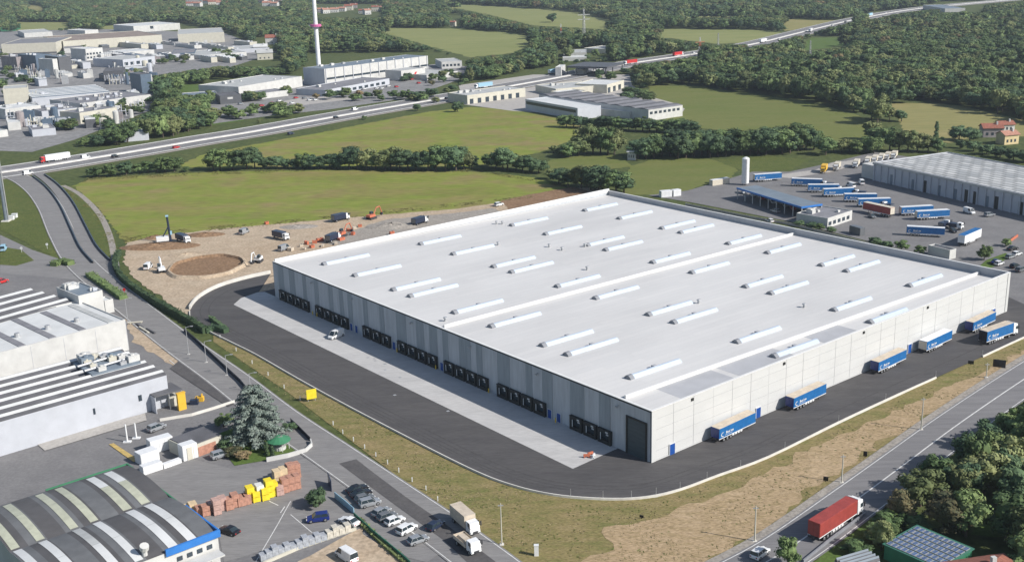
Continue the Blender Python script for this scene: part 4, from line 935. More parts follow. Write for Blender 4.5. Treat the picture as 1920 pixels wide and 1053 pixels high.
car('suv', 'silver', (394, 862), (434, 850), 'silver and white car with open bonnet beside the garden hedge')
for i, (k, c, a, b) in enumerate([('hatch', 'silver', (1883, 487), (1905, 480)), ('hatch', 'white', (1893, 482), (1920, 474)), ('sedan', 'black', (1885, 471), (1912, 465)), ('hatch', 'white', (1862, 500), (1884, 492)), ('sedan', 'blue', (1858, 497), (1876, 489)), ('hatch', 'black', (1890, 505), (1915, 497)), ('suv', 'grey', (1902, 512), (1925, 504))]):
    car(k, c, a, b, 'small %s car, number %s from the left in the far right car park' % (c, ('one', 'two', 'three', 'four', 'five', 'six', 'seven')[(2, 5, 4, 1, 0, 3, 6)[i]]), 'cars in the far right car park')
rnd = random.Random(9)
for i, (x, y, c) in enumerate(((160, 297, 'white'), (216, 295, 'black'), (330, 278, 'red'), (52, 327, 'white'), (545, 252, 'navy'), (630, 222, 'black'), (665, 207, 'white'), (838, 186, 'black'), (1300, 100, 'white'), (1345, 94, 'grey'), (1460, 75, 'white'), (1560, 49, 'white'), (1585, 43, 'grey'), (1660, 25, 'white'), (1720, 17, 'white'), (1760, 13, 'silver'))):
    car('van' if i % 3 == 0 else 'suv', c, (x-4, y+.8), (x+5, y-.9), '%s vehicle, %s from the left on the motorway' % (c, ORD[(1, 2, 3, 0, 4, 5, 6, 7, 8, 9, 10, 11, 12, 13, 14, 15)[i]]), 'cars on the motorway')
# rigid lorries
def make_rigid(box, cabc, name='box_lorry', kind='lorry', Lb=6, h=3.5, flat=False):
    e = empty(name, cat=kind)
    g = MB()
    if flat:
        g.box(-Lb/2-1, Lb/2-1, -1.2, 1.2, 1.0, 1.15); g.box(-Lb/2-1, Lb/2-1, -1.2, -1.13, 1.15, 1.75); g.box(-Lb/2-1, Lb/2-1, 1.13, 1.2, 1.15, 1.75); g.box(-Lb/2-1, -Lb/2-.93, -1.13, 1.13, 1.15, 1.75)
        g.build('load_bed', PM[box], e); g = MB(); g.box(-Lb/2-.6, Lb/2-1.4, -.9, .9, 1.15, 1.9, tx=.5, ty=.3); g.build('load', PM['tan'], e)
    else:
        g.box(-Lb/2-1, Lb/2-1, -1.22, 1.22, 1.0, h); b_ = g.build('cargo_box', PM[box], e, bevel=.04); g = MB(); g.box(-Lb/2-1.05, -Lb/2-1.005, -1.1, 1.1, 1.1, h-.15); g.build('rear_door', PM['grey'], b_)
    g = MB(); g.box(-Lb/2-1, Lb/2+1.2, -.45, .45, .6, .98); g.build('chassis', M['chassis'], e)
    cab(e, Lb/2-.85, PM[cabc], 1.9, 2.7, 2.2)
    for x in (-Lb/2+.2, Lb/2+.2):
        for s in (-1, 1): wheel(e, x, s*1.0, .46, .3)
    return Proto(e)
bl = make_rigid('tan', 'white'); bl.px((858, 975), (888, 1001), 'tan box lorry with white cab driving down the side road', sc=1)
fl = make_rigid('tan', 'white', 'flatbed_lorry', 'lorry', 4.5, flat=True); fl.px((860, 1013), (894, 1041), 'white pick-up lorry with a sandy load behind the box lorry')
tp = make_rigid('cream', 'white', 'tipper_lorry', 'lorry', 6.5, 3.2)
for i, (x, y) in enumerate(((1570, 318), (1606, 313), (1628, 308), (1641, 305), (1653, 302), (1665, 299), (1677, 297))):
    tp.px((x+2, y-4), (x-4, y+3), ('white-cabbed tipper at the open left end of' if i == 0 else '%s tipper from the left in' % ORD[i])+' the row beyond the depot trailers', 'tipper lorries parked beyond the depot')
ty = make_rigid('yellow', 'yellow', 'tipper_lorry', 'lorry', 6, 3.4); ty.px((1548, 318), (1541, 327), 'yellow tipper lorry at the corner of the depot yard')
# building-site machines
def excavator(col, name='excavator'):
    e = empty(name, cat='excavator')
    for s in (-1, 1):
        g = MB(); g.extr([(-1.9, .15), (-1.6, 0), (1.6, 0), (1.9, .2), (1.9, .6), (1.6, .8), (-1.6, .8), (-1.9, .6)], s*1.1-.3, s*1.1+.3); g.build('track', M['chassis'], e)
    g = MB(); g.box(-2.1, 1.2, -1.2, 1.2, .95, 1.9, ty=.05); g.cyl((0, 0, .6), (0, 0, .95), .8, .8, 10); g.build('body', PM[col], e, bevel=.06)
    g = MB(); g.box(-.1, 1.4, .25, 1.2, 1.9, 2.9, tx=.12, ty=.06); g.build('cab', M['dark_glass'], e)
    g = MB()
    pts_ = [(.9, 1.6), (2.6, 4.2), (4.6, 4.4), (5.8, 1.6)]
    for a, b_ in zip(pts_, pts_[1:]): g.cyl((a[0], -.3, a[1]), (b_[0], -.3, b_[1]), .26, .2, 6)
    g.build('boom', PM[col], e); g = MB(); g.hexa([(5.2, -.8, .6), (6.1, -.8, .9), (6.1, .2, .9), (5.2, .2, .6)], [(5.4, -.8, 1.6), (6, -.8, 1.7), (6, .2, 1.7), (5.4, .2, 1.6)]); g.build('bucket', M['chassis'], e)
    return Proto(e)
exw = excavator('white'); exo = excavator('orange')
exw.px((306, 514), (300, 505), 'small white excavator beside the round pit'); exo.px((632, 446), (650, 440), 'orange-red excavator among the site stores'); exo.px((690, 412), (704, 408), 'orange excavator by the gravel heap at the far side of the site')
exw.px((488, 488), (480, 494), 'white and black compact excavator right of the round pit')
def drill():
    e = empty('drilling_rig', G(309, 456), R(20), 'tall blue drilling rig on the dark soil of the building site', 'drilling rig')
    for s in (-1, 1):
        g = MB(); g.extr([(-2.4, .2), (-2, 0), (2, 0), (2.4, .2), (2.4, .7), (2, .9), (-2, .9), (-2.4, .7)], s*1.4-.35, s*1.4+.35); g.build('track', M['chassis'], e)
    g = MB(); g.box(-3, 1.6, -1.4, 1.4, 1.1, 2.8); g.build('body', PM['white'], e, bevel=.08)
    g = MB(); g.cyl((2.3, 0, .6), (1.9, 0, 10.5), .5, .38, 8); g.cyl((-.5, .5, 2.4), (2.0, .3, 6.5), .18, .18, 6); g.cyl((-.5, -.5, 2.4), (2.0, -.3, 6.5), .18, .18, 6); g.build('mast', PM['navy'], e)
    g = MB(); g.box(1.3, 2.4, -.5, .5, 10.4, 10.9); g.box(2.4, 3.1, -.45, .45, 3.2, 4.6); g.build('rotary_head', PM['light_blue'], e)
    return e
drill()
dk = make_rigid('navy', 'white', 'concrete_lorry', 'lorry', 6, 3.1)
dk.px((330, 449), (358, 458), 'dark lorry with white cab beside the drilling rig'); dk.px((518, 446), (536, 450), 'dark lorry in the middle of the building site')
car('van', 'light_blue' if False else 'silver', (450, 441), (466, 434), 'small pale blue van at the far side of the building site')
car('van', 'white', (272, 508), (284, 498), 'white van left of the small white excavator')
dk.px((628, 416), (650, 411), 'dark lorry with white cab at the far edge of the site'); dk.px((775, 424), (800, 416), 'large dark covered lorry on the gravel beside the warehouse roof edge'); dk.px((615, 456), (635, 447), 'blue-black lorry standing against the warehouse edge')
car('van', 'silver', (520, 473), (546, 464), 'silver pick-up at the near edge of the building site')
car('suv', 'white', (925, 388), (946, 383), 'white vehicle parked behind the far warehouse parapet')
rnd = random.Random(4)
for i in range(16):
    x, y = [(565, 462), (575, 458), (585, 464), (570, 468), (600, 452), (655, 434), (665, 430), (675, 425), (640, 450), (545, 470), (662, 440), (590, 456), (605, 462), (735, 440), (500, 420), (630, 458)][i]
    g = MB(); w_, l_, h_ = rnd.uniform(.8, 1.5), rnd.uniform(1.2, 3), rnd.uniform(.6, 1.4)
    for k in range(3): g.box(-l_/2+k*l_/3+.03, -l_/2+(k+1)*l_/3-.03, -w_/2, w_/2, .1, h_*(1-.12*(k % 2)))
    g.box(-l_/2, l_/2, -w_/2+.02, -w_/2+.2, 0, .1); g.box(-l_/2, l_/2, w_/2-.2, w_/2-.02, 0, .1)
    o = g.build('material_pallet', PM['orange' if i % 3 else 'tan'], None); o.location = G(x, y, .12); o.rotation_euler.z = rnd.uniform(0, 3); tag(o, 'orange or tan pallet of building materials lying on the building site', 'pallet', 'pallets of material on the building site')
# round pit
def pit():
    c = G(388, 501); rx = (G(452, 500)-G(322, 502)).length/2; ry = (G(390, 482)-G(385, 521)).length/2
    d = (G(452, 500)-G(322, 502)); a0 = math.atan2(d.y, d.x); mb = MB(); n = 40
    def pt(t, k, z): x, y = math.cos(t)*rx*k, math.sin(t)*ry*k; wv = 1+.02*math.sin(5*t)+.015*math.sin(9*t+1); return (c.x+(x*math.cos(a0)-y*math.sin(a0))*wv, c.y+(x*math.sin(a0)+y*math.cos(a0))*wv, z)
    for i in range(n):
        t, t2 = 6.2832*i/n, 6.2832*(i+1)/n
        for (k0, z0, k1, z1, m_) in ((1.12, .1, 1.05, 1.0, 0), (1.05, 1.0, 1.0, 1.05, 0), (1.0, 1.05, .95, .22, 1)):
            mb.poly([pt(t, k0, z0), pt(t2, k0, z0), pt(t2, k1, z1), pt(t, k1, z1)], m_)
        mb.poly([pt(t, .95, .22), pt(t2, .95, .22), (c.x, c.y, .2)], 1)
    o = mb.build('soil_pit', [M['dirt'], M['soil']]); o['kind'] = 'structure'
pit()
def heap(x, y, r, h, m, label, sx=1.0, name='soil_heap', rot=0):
    mb = MB(); n = 22; c = G(x, y, .1); rows = []
    for j in range(7):
        k = 1-j/6; rows.append([Vector((math.cos(6.283*i/n)*r*sx*k**.8, math.sin(6.283*i/n)*r*k**.8, h*(1-k)**.75*(.8+.5*noise.noise(Vector((i*.7, j*.9, x)))))) for i in range(n)])
    for j in range(6):
        for i in range(n): k = (i+1) % n; mb.poly([rows[j][i], rows[j][k], rows[j+1][k], rows[j+1][i]])
    o = mb.build(name, m); o.location = c; o.rotation_euler.z = rot; return tag(o, label, 'soil heap')
heap(300, 462, 6, 1.5, M['soil'], 'long dark brown heap of earth below the drilling rig', 2.6)
heap(292, 446, 3, 1.3, M['soil'], 'small brown heap of earth left of the drilling rig', 1.5)
heap(385, 440, 4, 1.1, M['soil'], 'low reddish heap of earth right of the dark lorry', 2)
heap(350, 478, 3, .9, M['dirt'], 'pale sandy heap between the dark soil and the round pit', 2.4)
heap(735, 425, 5, 1.8, M['gravel'], 'grey gravel heap beside the far warehouse edge', 2.2)
heap(560, 425, 4, .8, M['gravel'], 'flat pale grey heap at the back of the building site', 2)
# ================================================================== BUILDINGS
M['w_white'] = mat('white_render', (.53, .53, .51), .8, .09, .25); M['w_cream'] = mat('cream_cladding', (.52, .5, .42), .8, .07, .3); M['w_grey'] = mat('grey_cladding', (.46, .48, .52), .7, .05, .3)
M['w_blue'] = mat('slate_cladding', (.09, .13, .18), .5, .1, .5); M['w_dark'] = mat('dark_cladding', (.09, .095, .105), .6, .12, .5); M['w_pink'] = mat('weathered_block', (.28, .25, .25), .8, .2, .3)
M['w_yellow'] = mat('ochre_render', (.62, .5, .28), .8, .08, .5); M['w_green'] = mat('green_sheet', (.03, .17, .09), .6, .1, .5)
M['r_grey'] = mat('grey_roofing', (.2, .2, .215), .8, .18, .12, stretch=(1, 3, 1)); M['r_pale'] = mat('pale_roofing', (.42, .43, .42), .7, .12, .12, stretch=(1, 3, 1)); M['r_dark'] = mat('dark_roofing', (.11, .11, .118), .8, .2, .15)
M['r_white'] = mat('white_roofing', (.6, .61, .6), .6, .08, .15); M['r_tile'] = mat('clay_tiles', (.27, .1, .065), .85, .25, 1.2); M['r_tile2'] = mat('faded_clay_tiles', (.4, .2, .14), .85, .2, 1.2)
M['r_blue'] = mat('blue_grey_roofing', (.17, .21, .25), .6, .1, .2); M['pale_green'] = mat('translucent_green_sheet', (.43, .44, .34), .5, .1, .6); M['r_brown'] = mat('brown_roofing', (.25, .2, .17), .85, .25, .1)
M['win'] = mat('window_glass', (.04, .055, .07), .2, .2, .3); M['solar'] = mat('solar_glass', (.07, .12, .24), .2, .25, .8); M['fascia'] = mat('blue_fascia', (.03, .17, .5), .5, .08, .5)
def frame(a, b, c, h, adj='b'):
    A, B, C_ = G(*a, h), G(*b, h), G(*c, h); d = B-A; d.z = 0; L = d.length; d.normalize(); n = Vector((-d.y, d.x, 0))
    D = (C_-(B if adj == 'b' else A)).dot(n)
    return Vector((A.x, A.y, 0)), math.atan2(d.y, d.x), L, max(3, abs(D))
def hall(name, label, cat, a, b, c, h, wm='w_white', rm='r_grey', adj='b', roof='flat', wins=(), units=0, group=None, par=.4, ribs=None, base=0, band=None, seed=1):
    o, rz, L, D = frame(a, b, c, h, adj); e = empty(name, o, rz, label, cat, group); rnd = random.Random(seed)
    w_ = MB(); w_.box(0, L, 0, D, base, h-.12)
    if roof == 'flat' and par: w_.box(0, L, 0, .25, h-.12, h+par); w_.box(0, L, D-.25, D, h-.12, h+par); w_.box(0, .25, .25, D-.25, h-.12, h+par); w_.box(L-.25, L, .25, D-.25, h-.12, h+par)
    if roof == 'gable': w_.hexa([(0, 0, h-.12), (0, D, h-.12), (0, D/2, h-.12+D*.2)], [(.2, 0, h-.12), (.2, D, h-.12), (.2, D/2, h-.12+D*.2)]); w_.hexa([(L-.2, 0, h-.12), (L-.2, D, h-.12), (L-.2, D/2, h-.12+D*.2)], [(L, 0, h-.12), (L, D, h-.12), (L, D/2, h-.12+D*.2)])
    w_.build('wall', M[wm], e); r = MB(); rms = [M[rm]]
    if roof == 'flat': r.box(.26, L-.26, .26, D-.26, h-.115, h+.05)
    elif roof == 'gable':
        ov = .5; q = h-.1; r.hexa([(-ov, -ov, q-.1), (L+ov, -ov, q-.1), (L+ov, D/2, q+D*.2+.05), (-ov, D/2, q+D*.2+.05)], [(-ov, -ov, q+.1), (L+ov, -ov, q+.1), (L+ov, D/2, q+D*.2+.3), (-ov, D/2, q+D*.2+.3)])
        r.hexa([(-ov, D/2, q+D*.2+.05), (L+ov, D/2, q+D*.2+.05), (L+ov, D+ov, q-.1), (-ov, D+ov, q-.1)], [(-ov, D/2, q+D*.2+.3), (L+ov, D/2, q+D*.2+.3), (L+ov, D+ov, q+.1), (-ov, D+ov, q+.1)])
    elif roof == 'saw':                                            # ridges running along x
        n = ribs[0]; rms = [M[rm], M[ribs[1]]]; s = D/n
        for k in range(n):
            y = k*s; r.hexa([(0, y+.02, h-.11), (L, y+.02, h-.11), (L, y+s-.02, h-.11), (0, y+s-.02, h-.11)], [(0, y+.02, h+.05), (L, y+.02, h+.05), (L, y+s*.5, h+.75), (0, y+s*.5, h+.75)], 0)
            r.hexa([(0, y+s*.26, h+.4), (L, y+s*.26, h+.4), (L, y+s*.46, h+.69), (0, y+s*.46, h+.69)], [(0, y+s*.26, h+.46), (L, y+s*.26, h+.46), (L, y+s*.46, h+.77), (0, y+s*.46, h+.77)], 1)
    elif roof == 'ribs':                                           # ridges running along y
        n = ribs[0]; rms = [M[rm], M[ribs[1]]]; s = L/n; r.box(0, L, 0, D, h-.11, h+.05)
        for k in range(n): x = k*s; r.hexa([(x+s*.55, .3, h+.052), (x+s*.95, .3, h+.052), (x+s*.95, D-.3, h+.052), (x+s*.55, D-.3, h+.052)], [(x+s*.62, .3, h+.5), (x+s*.88, .3, h+.5), (x+s*.88, D-.3, h+.5), (x+s*.62, D-.3, h+.5)], 1)
    r.build('roof', rms, e)
    if band: z0, z1, bm = band; g = MB(); g.box(0, L, -.12, -.005, z0, z1); g.build('wall_band', M[bm], e)
    for (x0, x1, z0, z1, *mm) in wins:
        m_ = mm[0] if mm else 'win'; nm_ = 'door' if z0 < .3 else 'window'
        g = MB(); g.box(x0*L, x1*L, -.1, -.01, z0, z1); g.build(nm_, M[m_], e)
    for i in range(units):
        x, y = rnd.uniform(.1, .85)*L, rnd.uniform(.15, .8)*D; q = rnd.uniform(1, 2.6); g = MB(); g.box(x, x+q*1.4, y, y+q, h+.05, h+.05+q*.7); g.box(x+.2, x+q*.7, y+.2, y+q-.2, h+.05+q*.7, h+.25+q*.7); g.build('roof_unit', M[rnd.choice(('steel', 'w_white', 'w_grey'))], e)
    e['size'] = 0; del e['size']
    return e, L, D
def winrow(n, z0, z1, x0=.04, x1=.96, duty=.6, m='win'):
    s = (x1-x0)/n; return [(x0+i*s, x0+i*s+s*duty, z0, z1, m) for i in range(n)]
# ---- left foreground
e, L, D = hall('factory_hall', 'white industrial hall with grey and white strip skylights at the left, behind the hedge', 'factory', (-90, 687), (235, 601), (151, 564), 8.8, 'w_white', 'r_white')
for k in range(9):
    g = MB(); x = L-3-k*8.4
    if x < 3: break
    g.box(x-1.3, x+.6, 1.5, D-2, 8.86, 9.0); g.build('roof_light', M['r_grey'] if k else M['r_pale'], e)
    if k in (1, 2, 3, 5): g = MB(); g.cyl((x+2, D*.35, 8.86), (x+2, D*.35, 10.0), .8, .7, 10); g.build('roof_vent', M['steel'], e)
g = MB()
for k in range(12): g.box(L-k*9-.05, L-k*9+.02, -.06, -.005, .5, 8.7)
g.build('wall_joint', M['w_grey'], e)
e, L, D = hall('factory_hall', 'hall with dark and white striped sawtooth roof behind the white hall at the left edge', 'factory', (-90, 630), (135, 566), (88, 530), 9.0, 'w_white', 'r_dark', roof='saw', ribs=(4, 'r_white'))
hall('plant_room', 'taller white block with blue rooftop pipes at the corner of the white hall', 'building', (147, 557), (192, 546), (160, 528), 11, 'w_white', 'r_blue', units=7)
hall('annex_building', 'small white shed at the back corner of the white hall near the hedge', 'shed', (196, 566), (212, 562), (205, 555), 4, 'w_white', 'r_white')
e, L, D = hall('factory_building', 'long grey factory with dark roof ridges and pale strips, in the left foreground', 'factory', (-90, 815), (312, 702), (221, 650), 8.2, 'w_grey', 'r_dark', roof='saw', ribs=(6, 'r_white'), wins=[(.845, .862, 3.5, 5), (.62, .63, 3.5, 5)])  # dark roof base puts the shadow between the ridges into the colour
rnd = random.Random(12)
g = MB(); g.box(L*.72, L*.97, D*.38, D*.80, 8.7, 9.15); g.build('plant_deck', M['r_blue'], e)
for i in range(16):
    x, y = L*rnd.uniform(.73, .94), D*rnd.uniform(.4, .76); q = rnd.uniform(.8, 2.2); g = MB(); g.box(x, x+q*1.5, y, y+q, 9.15, 9.15+q*.8); g.cyl((x+q*.7, y+q*.5, 9.15+q*.8), (x+q*.7, y+q*.5, 9.5+q*.8), q*.3, q*.3, 8); g.build('roof_unit', M[('steel', 'w_white', 'w_cream', 'r_blue')[i % 4]], e)
for y in (D*.45, D*.6): g = MB(); g.cyl((L*.7, y, 9.9), (L*.96, y+1, 9.9), .3, .3, 8); g.build('roof_duct', M['steel'], e)
o, rz, L, D = frame((290, 744), (342, 729), (269, 731), 4.5, 'a'); e = empty('loading_canopy', o, rz, 'dark flat canopy with open front at the right end of the long grey factory', 'canopy')
g = MB(); g.box(0, L, 0, D, 4.3, 4.6); g.build('roof', M['r_dark'], e); g = MB(); g.box(0, .15, 0, D, 0, 4.29); g.build('side_wall', M['w_grey'], e)
for x in (L-.3, L*.5): g = MB(); g.box(x, x+.2, .1, .3, 0, 4.29); g.build('post', M['steel'], e)
g = MB(); g.box(L*.6, L*.95, 1.5, D-.5, 0, 2.6); tag(g.build('crate_stack', M['w_cream']), 'tan stack of crates under the dark canopy', 'crate'); bpy.data.objects['crate_stack'].location = o; bpy.data.objects['crate_stack'].rotation_euler.z = rz
ys = G(342, 768); g = MB(); g.box(-1, 1, -.4, .4, 0, 4.4); g.box(-1.1, 1.1, -.5, .5, 4.4, 4.6); o = g.build('storage_tower', PM['yellow']); o.location = ys; o.rotation_euler.z = rz; tag(o, 'narrow ochre-yellow upright panel beside the dark canopy', 'panel')
for k, (x, y) in enumerate(((365, 758), (375, 752))):
    g = MB(); g.box(-1, 1, -.6, .6, .15, 1.3); g.cyl((-.6, 0, .3), (-.6, .7, .3), .3, .3, 8); g.box(.5, .7, -.4, .4, 1.3, 2); o = g.build('forklift', PM['yellow' if k else 'navy']); o.location = G(x, y); tag(o, ('dark' if not k else 'yellow')+' forklift standing right of the dark canopy', 'forklift')
# striped-roof building, bottom left
h1 = 7.0; o, rz, L, D = frame((95, 1118), (408, 999), (222, 876), h1, 'b')
e = empty('workshop_building', o, rz, 'dark-roofed workshop with pale translucent roof strips and bright blue fascia at the bottom left', 'building')
Mi = (Matrix.Translation(o) @ Matrix.Rotation(rz, 4, 'Z')).inverted()
def arch(y): t = (y/D*2) % 1 if y < D-.01 else 1; return h1+.95*math.sin(math.pi*t)**.8
def curved(mb, x0, x1, dz, y0, y1, n=20, mi=0, sk=0):
    for k in range(n):
        a, b_ = y0+(y1-y0)*k/n, y0+(y1-y0)*(k+1)/n
        mb.poly([(x0, a, arch(a)+dz), (x1, a, arch(a)+dz), (x1, b_, arch(b_)+dz), (x0, b_, arch(b_)+dz)], mi)
g = MB(); n_b = 9
for k in range(n_b): curved(g, L*k/n_b+.0, L*(k+1)/n_b, 0, 0, D/2, 12, k % 2); curved(g, L*k/n_b, L*(k+1)/n_b, 0, D/2, D, 12, (k+1) % 2)
rf = g.build('roof', [mat('slate_roof_sheet', (.13, .135, .14), .8, .12, .3), mat('charcoal_roof_sheet', (.085, .083, .085), .8, .12, .3)], e)
g = MB(); g.box(0, L, .05, D-.05, 0, h1-.02)
for (x0, x1) in ((0, .2), (L-.2, L)):
    for k in range(24): a, b_ = D*k/24, D*(k+1)/24; g.hexa([(x0, a, h1-.02), (x1, a, h1-.02), (x1, b_, h1-.02), (x0, b_, h1-.02)], [(x0, a, arch(a)-.03), (x1, a, arch(a)-.03), (x1, b_, arch(b_-.02)-.03), (x0, b_, arch(b_-.02)-.03)])
g.build('wall', M['w_white'], e)
xs = [(Mi @ G(*q, h1)).x for q in ((200, 886), (169, 898), (110, 918), (74, 930), (15, 951), (-30, 966), (-80, 982))]
for i, x in enumerate(xs):
    if x < 1: break
    w_ = 1.7 if i < 2 else 1.5
    for (y0, y1, mm) in ((.5, D*.25, 'r_white'), (D*.25+.05, D*.49, 'r_white' if i != 3 else 'r_pale'), (D*.51, D*.78, 'pale_green'), (D*.78+.05, D-1.2, 'r_white' if i < 2 else 'pale_green')):
        g = MB(); curved(g, x-w_/2, x+w_/2, .07, y0, y1, 8); g.build('roof_light', M[mm], e)
g = MB(); g.box(L, L+.35, -.4, D*.33, h1-.6, h1+.75); g.box(L-10, L, -.4, -.02, h1-.6, h1+.75); g.build('fascia', M['fascia'], e)
g = MB(); g.box(L, L+.3, D*.33, D+.3, h1-.1, h1+.25); g.box(L*.45, L, D, D+.3, h1-.1, h1+.25); g.build('gutter', PM['green'], e)
g = MB(); g.cyl((L-13, 1.5, h1), (L-13, 1.5, h1+1.4), .5, .5, 8); g.cyl((L-13, 1.5, h1+1.4), (L-13, 1.2, h1+2.2), .8, .8, 10); g.build('extract_fan', M['w_white'], e)
for x in range(4): g = MB(); g.box(L-8+x*1.9, L-7+x*1.9, -.1, .04, h1-2.4, h1-1.6); g.build('window', M['win'], e)
g = MB(); g.box(L-14, L-.5, -3.2, -.5, h1-3, h1-2.75); g.build('awning', M['w_white'], e)
# small buildings of the yard
hall('site_shed', 'grey flat-roofed shed with pale front between the yards', 'shed', (350, 839), (416, 814), (381, 798), 3.2, 'w_cream', 'r_dark', 'b', par=0, wins=[(.3, .8, .1, 2.3, 'r_tile2')])
def container(a, b, h, label, m='white', w=2.4, group='white containers between the yards', name='container', z=.1):
    A, B = G(*a), G(*b); d = B-A; L = d.length; g = MB(); g.box(0, L, 0, w, z, h)
    n = int(L/.6)
    for k in range(n): g.box(k*L/n+.1, k*L/n+.3, -.05, -.002, z+.1, h-.1)
    o = g.build(name, PM[m]); o.location = A; o.rotation_euler.z = math.atan2(d.y, d.x)
    r = MB(); r.box(.05, L-.05, .05, w-.05, h+.003, h+.06); r.build('lid', PM['grey' if m == 'grey' else 'white'], o)
    dd = MB(); dd.box(L+.004, L+.05, .1, w-.1, z+.1, h-.1); dd.build('door', PM[m], o)
    return tag(o, label, 'container', group)
container((345, 866), (372, 857), 3.6, 'tall white container in front of the grey shed')
container((266, 874), (300, 862), 2.6, 'white container at the rear, nearest the two white masts', w=3)
container((270, 892), (306, 880), 1.9, 'low white container at the near left, above the green gutter', w=2)
container((308, 880), (341, 868), 1.1, 'low flat white box right of the near left container', w=1.2)
container((284, 852), (326, 840), 3.0, 'white-topped container behind the others by the yellow line', w=2.6)
container((1240, 371), (1260, 369), 2.8, 'white site cabin beyond the far warehouse corner, left one', group=None); container((1263, 369), (1277, 367), 2.8, 'white site cabin beyond the far warehouse corner, right one', group=None)
container((1336, 349), (1368, 344), 2.6, 'cream container row beside the depot canopy', 'cream', group=None)
container((1592, 437), (1612, 443), 3, 'dark skip container in the near part of the depot yard', 'grey', group=None)
sheet('yellow_marking', [(204, 832), (213, 830), (262, 862), (250, 865)], .22, M['paint_y'])
sheet('wall_plinth', [(-40, 860), (70, 832), (84, 844), (275, 787), (272, 774), (70, 826), (-40, 854)], .24, M['paving'])
dk_b = MB()
sheet('parking_bays', [(318, 690), (345, 668), (448, 752), (428, 762)], .2, M['asphalt_dark'])
for k in range(11):
    q = k/10.5; a = G(322+q*108, 692+q*66, .23); b_ = G(343+q*102, 672+q*78, .23); n_ = Vector((-(b_-a).y, (b_-a).x, 0)).normalized()*.07; dk_b.poly([a-n_, b_-n_, b_+n_, a+n_])
tag(dk_b.build('bay_lines', M['paint']), kind='structure')
yb = MB(); ribbon_mb(yb, [G(*q) for q in ((318, 676), (370, 716), (426, 760))], -.1, .1, .22); ribbon_mb(yb, [G(*q) for q in ((480, 1053), (520, 985), (545, 940))], -.08, .08, .17); ribbon_mb(yb, [G(*q) for q in ((545, 965), (590, 1003))], -.08, .08, .17); ribbon_mb(yb, [G(*q) for q in ((505, 940), (522, 948))], -.1, .1, .17); ribbon_mb(yb, [G(*q) for q in ((526, 962), (534, 950))], -.1, .1, .17)
tag(yb.build('yard_lines', M['paint']), kind='structure')
# ---- brick packs and stone pallets
def pack(x, y, col, h, w, d, label, group, rz=.5):
    g = MB(); n = max(1, int(h/1.05))
    for k in range(n):
        z = k*h/n; g.box(-w/2+.02*(k % 2), w/2-.03*(k % 2), -d/2, d/2, z+.12, z+h/n); g.box(-w/2+.05, -w/2+.2, -d/2+.05, d/2-.05, z, z+.12); g.box(w/2-.2, w/2-.05, -d/2+.05, d/2-.05, z, z+.12)
    o = g.build('brick_pack' if 'brick' in label or 'clay' in label else 'wrapped_pack', col); o.location = G(x, y, .15); o.rotation_euler.z = rz; return tag(o, label, 'pallet', group)
M['clay'] = mat('clay_brick', (.4, .21, .15), .9, .25, 1.5); M['clay2'] = mat('pink_brick', (.44, .29, .25), .9, .2, 1.5); M['tanp'] = mat('tan_wrap', (.6, .47, .3), .8, .15, 1); M['yel'] = mat('yellow_wrap', (.75, .6, .03), .5, .12, 1); M['wht'] = mat('white_wrap', (.68, .68, .64), .4, .1, 1); M['stone'] = mat('grey_stone_pack', (.34, .36, .39), .8, .2, 1.5); M['stone2'] = mat('pale_stone_pack', (.52, .49, .42), .8, .2, 1.5)
packs = [(350, 957, 'tanp', 1.2), (362, 955, 'tanp', 1.6), (375, 962, 'clay', 1.6), (386, 964, 'clay', 2.1), (397, 958, 'clay2', 2.1), (407, 962, 'clay2', 3.2), (418, 954, 'clay2', 2.8), (430, 953, 'clay', 2.4), (441, 948, 'clay', 2.8), (452, 946, 'clay', 2.0), (463, 943, 'clay', 2.0), (470, 938, 'yel', 3.2), (480, 938, 'yel', 2.2), (488, 934, 'wht', 3.2), (497, 935, 'yel', 2.6), (505, 930, 'yel', 3.8), (514, 927, 'yel', 3.0), (524, 926, 'clay2', 2.2), (534, 921, 'clay', 3.1), (545, 917, 'clay', 3.1), (556, 914, 'clay', 3.1), (520, 905, 'tanp', 3.0), (532, 900, 'tanp', 3.0), (545, 896, 'clay', 3.4), (556, 893, 'clay', 3.2)]
cnm = {'tanp': 'tan wrapped', 'clay': 'terracotta clay brick', 'clay2': 'pinkish clay brick', 'yel': 'bright yellow wrapped', 'wht': 'white wrapped'}
ct = {}
for i, (x, y, c, h_) in enumerate(packs):
    ct[c] = ct.get(c, 0)+1; pack(x, y, M[c], h_, 1.5, 1.9, '%s %s pack from the left in the coloured row across the store yard' % (ORD[ct[c]-1], cnm[c]), 'packs in the coloured row')
for i in range(15):
    x = 493+i*11.3; y = 1048-i*3.75; c = 'stone' if i < 11 else 'stone2'
    pack(x, y, M[c], (1.2, 1.5, 2.0, 1.4, 1.7)[i % 5], 1.1, 1.5, '%s stone pallet from the left in the grey row beside the gravel plot' % ORD[i], 'stone pallets beside the gravel plot')
def lowwall(pts, w, h, m, label, name='low_wall', cat='wall'):
    L_ = [G(*q) for q in pts]; b0 = L_[0].copy(); L_ = [p-b0 for p in L_]; g = MB(); wall_mb(g, L_, -w/2, w/2, 0, h); o = g.build(name, m); o.location = b0; return tag(o, label, cat)
lowwall([(480, 1065), (560, 1030), (640, 1003), (668, 994)], .35, .7, M['w_cream'], 'low tan wall between the stone pallets and the gravel plot')
lowwall([(500, 866), (540, 858), (574, 848), (585, 838), (583, 830)], .3, 1.1, M['w_white'], 'low white garden wall curving round the green lawn')
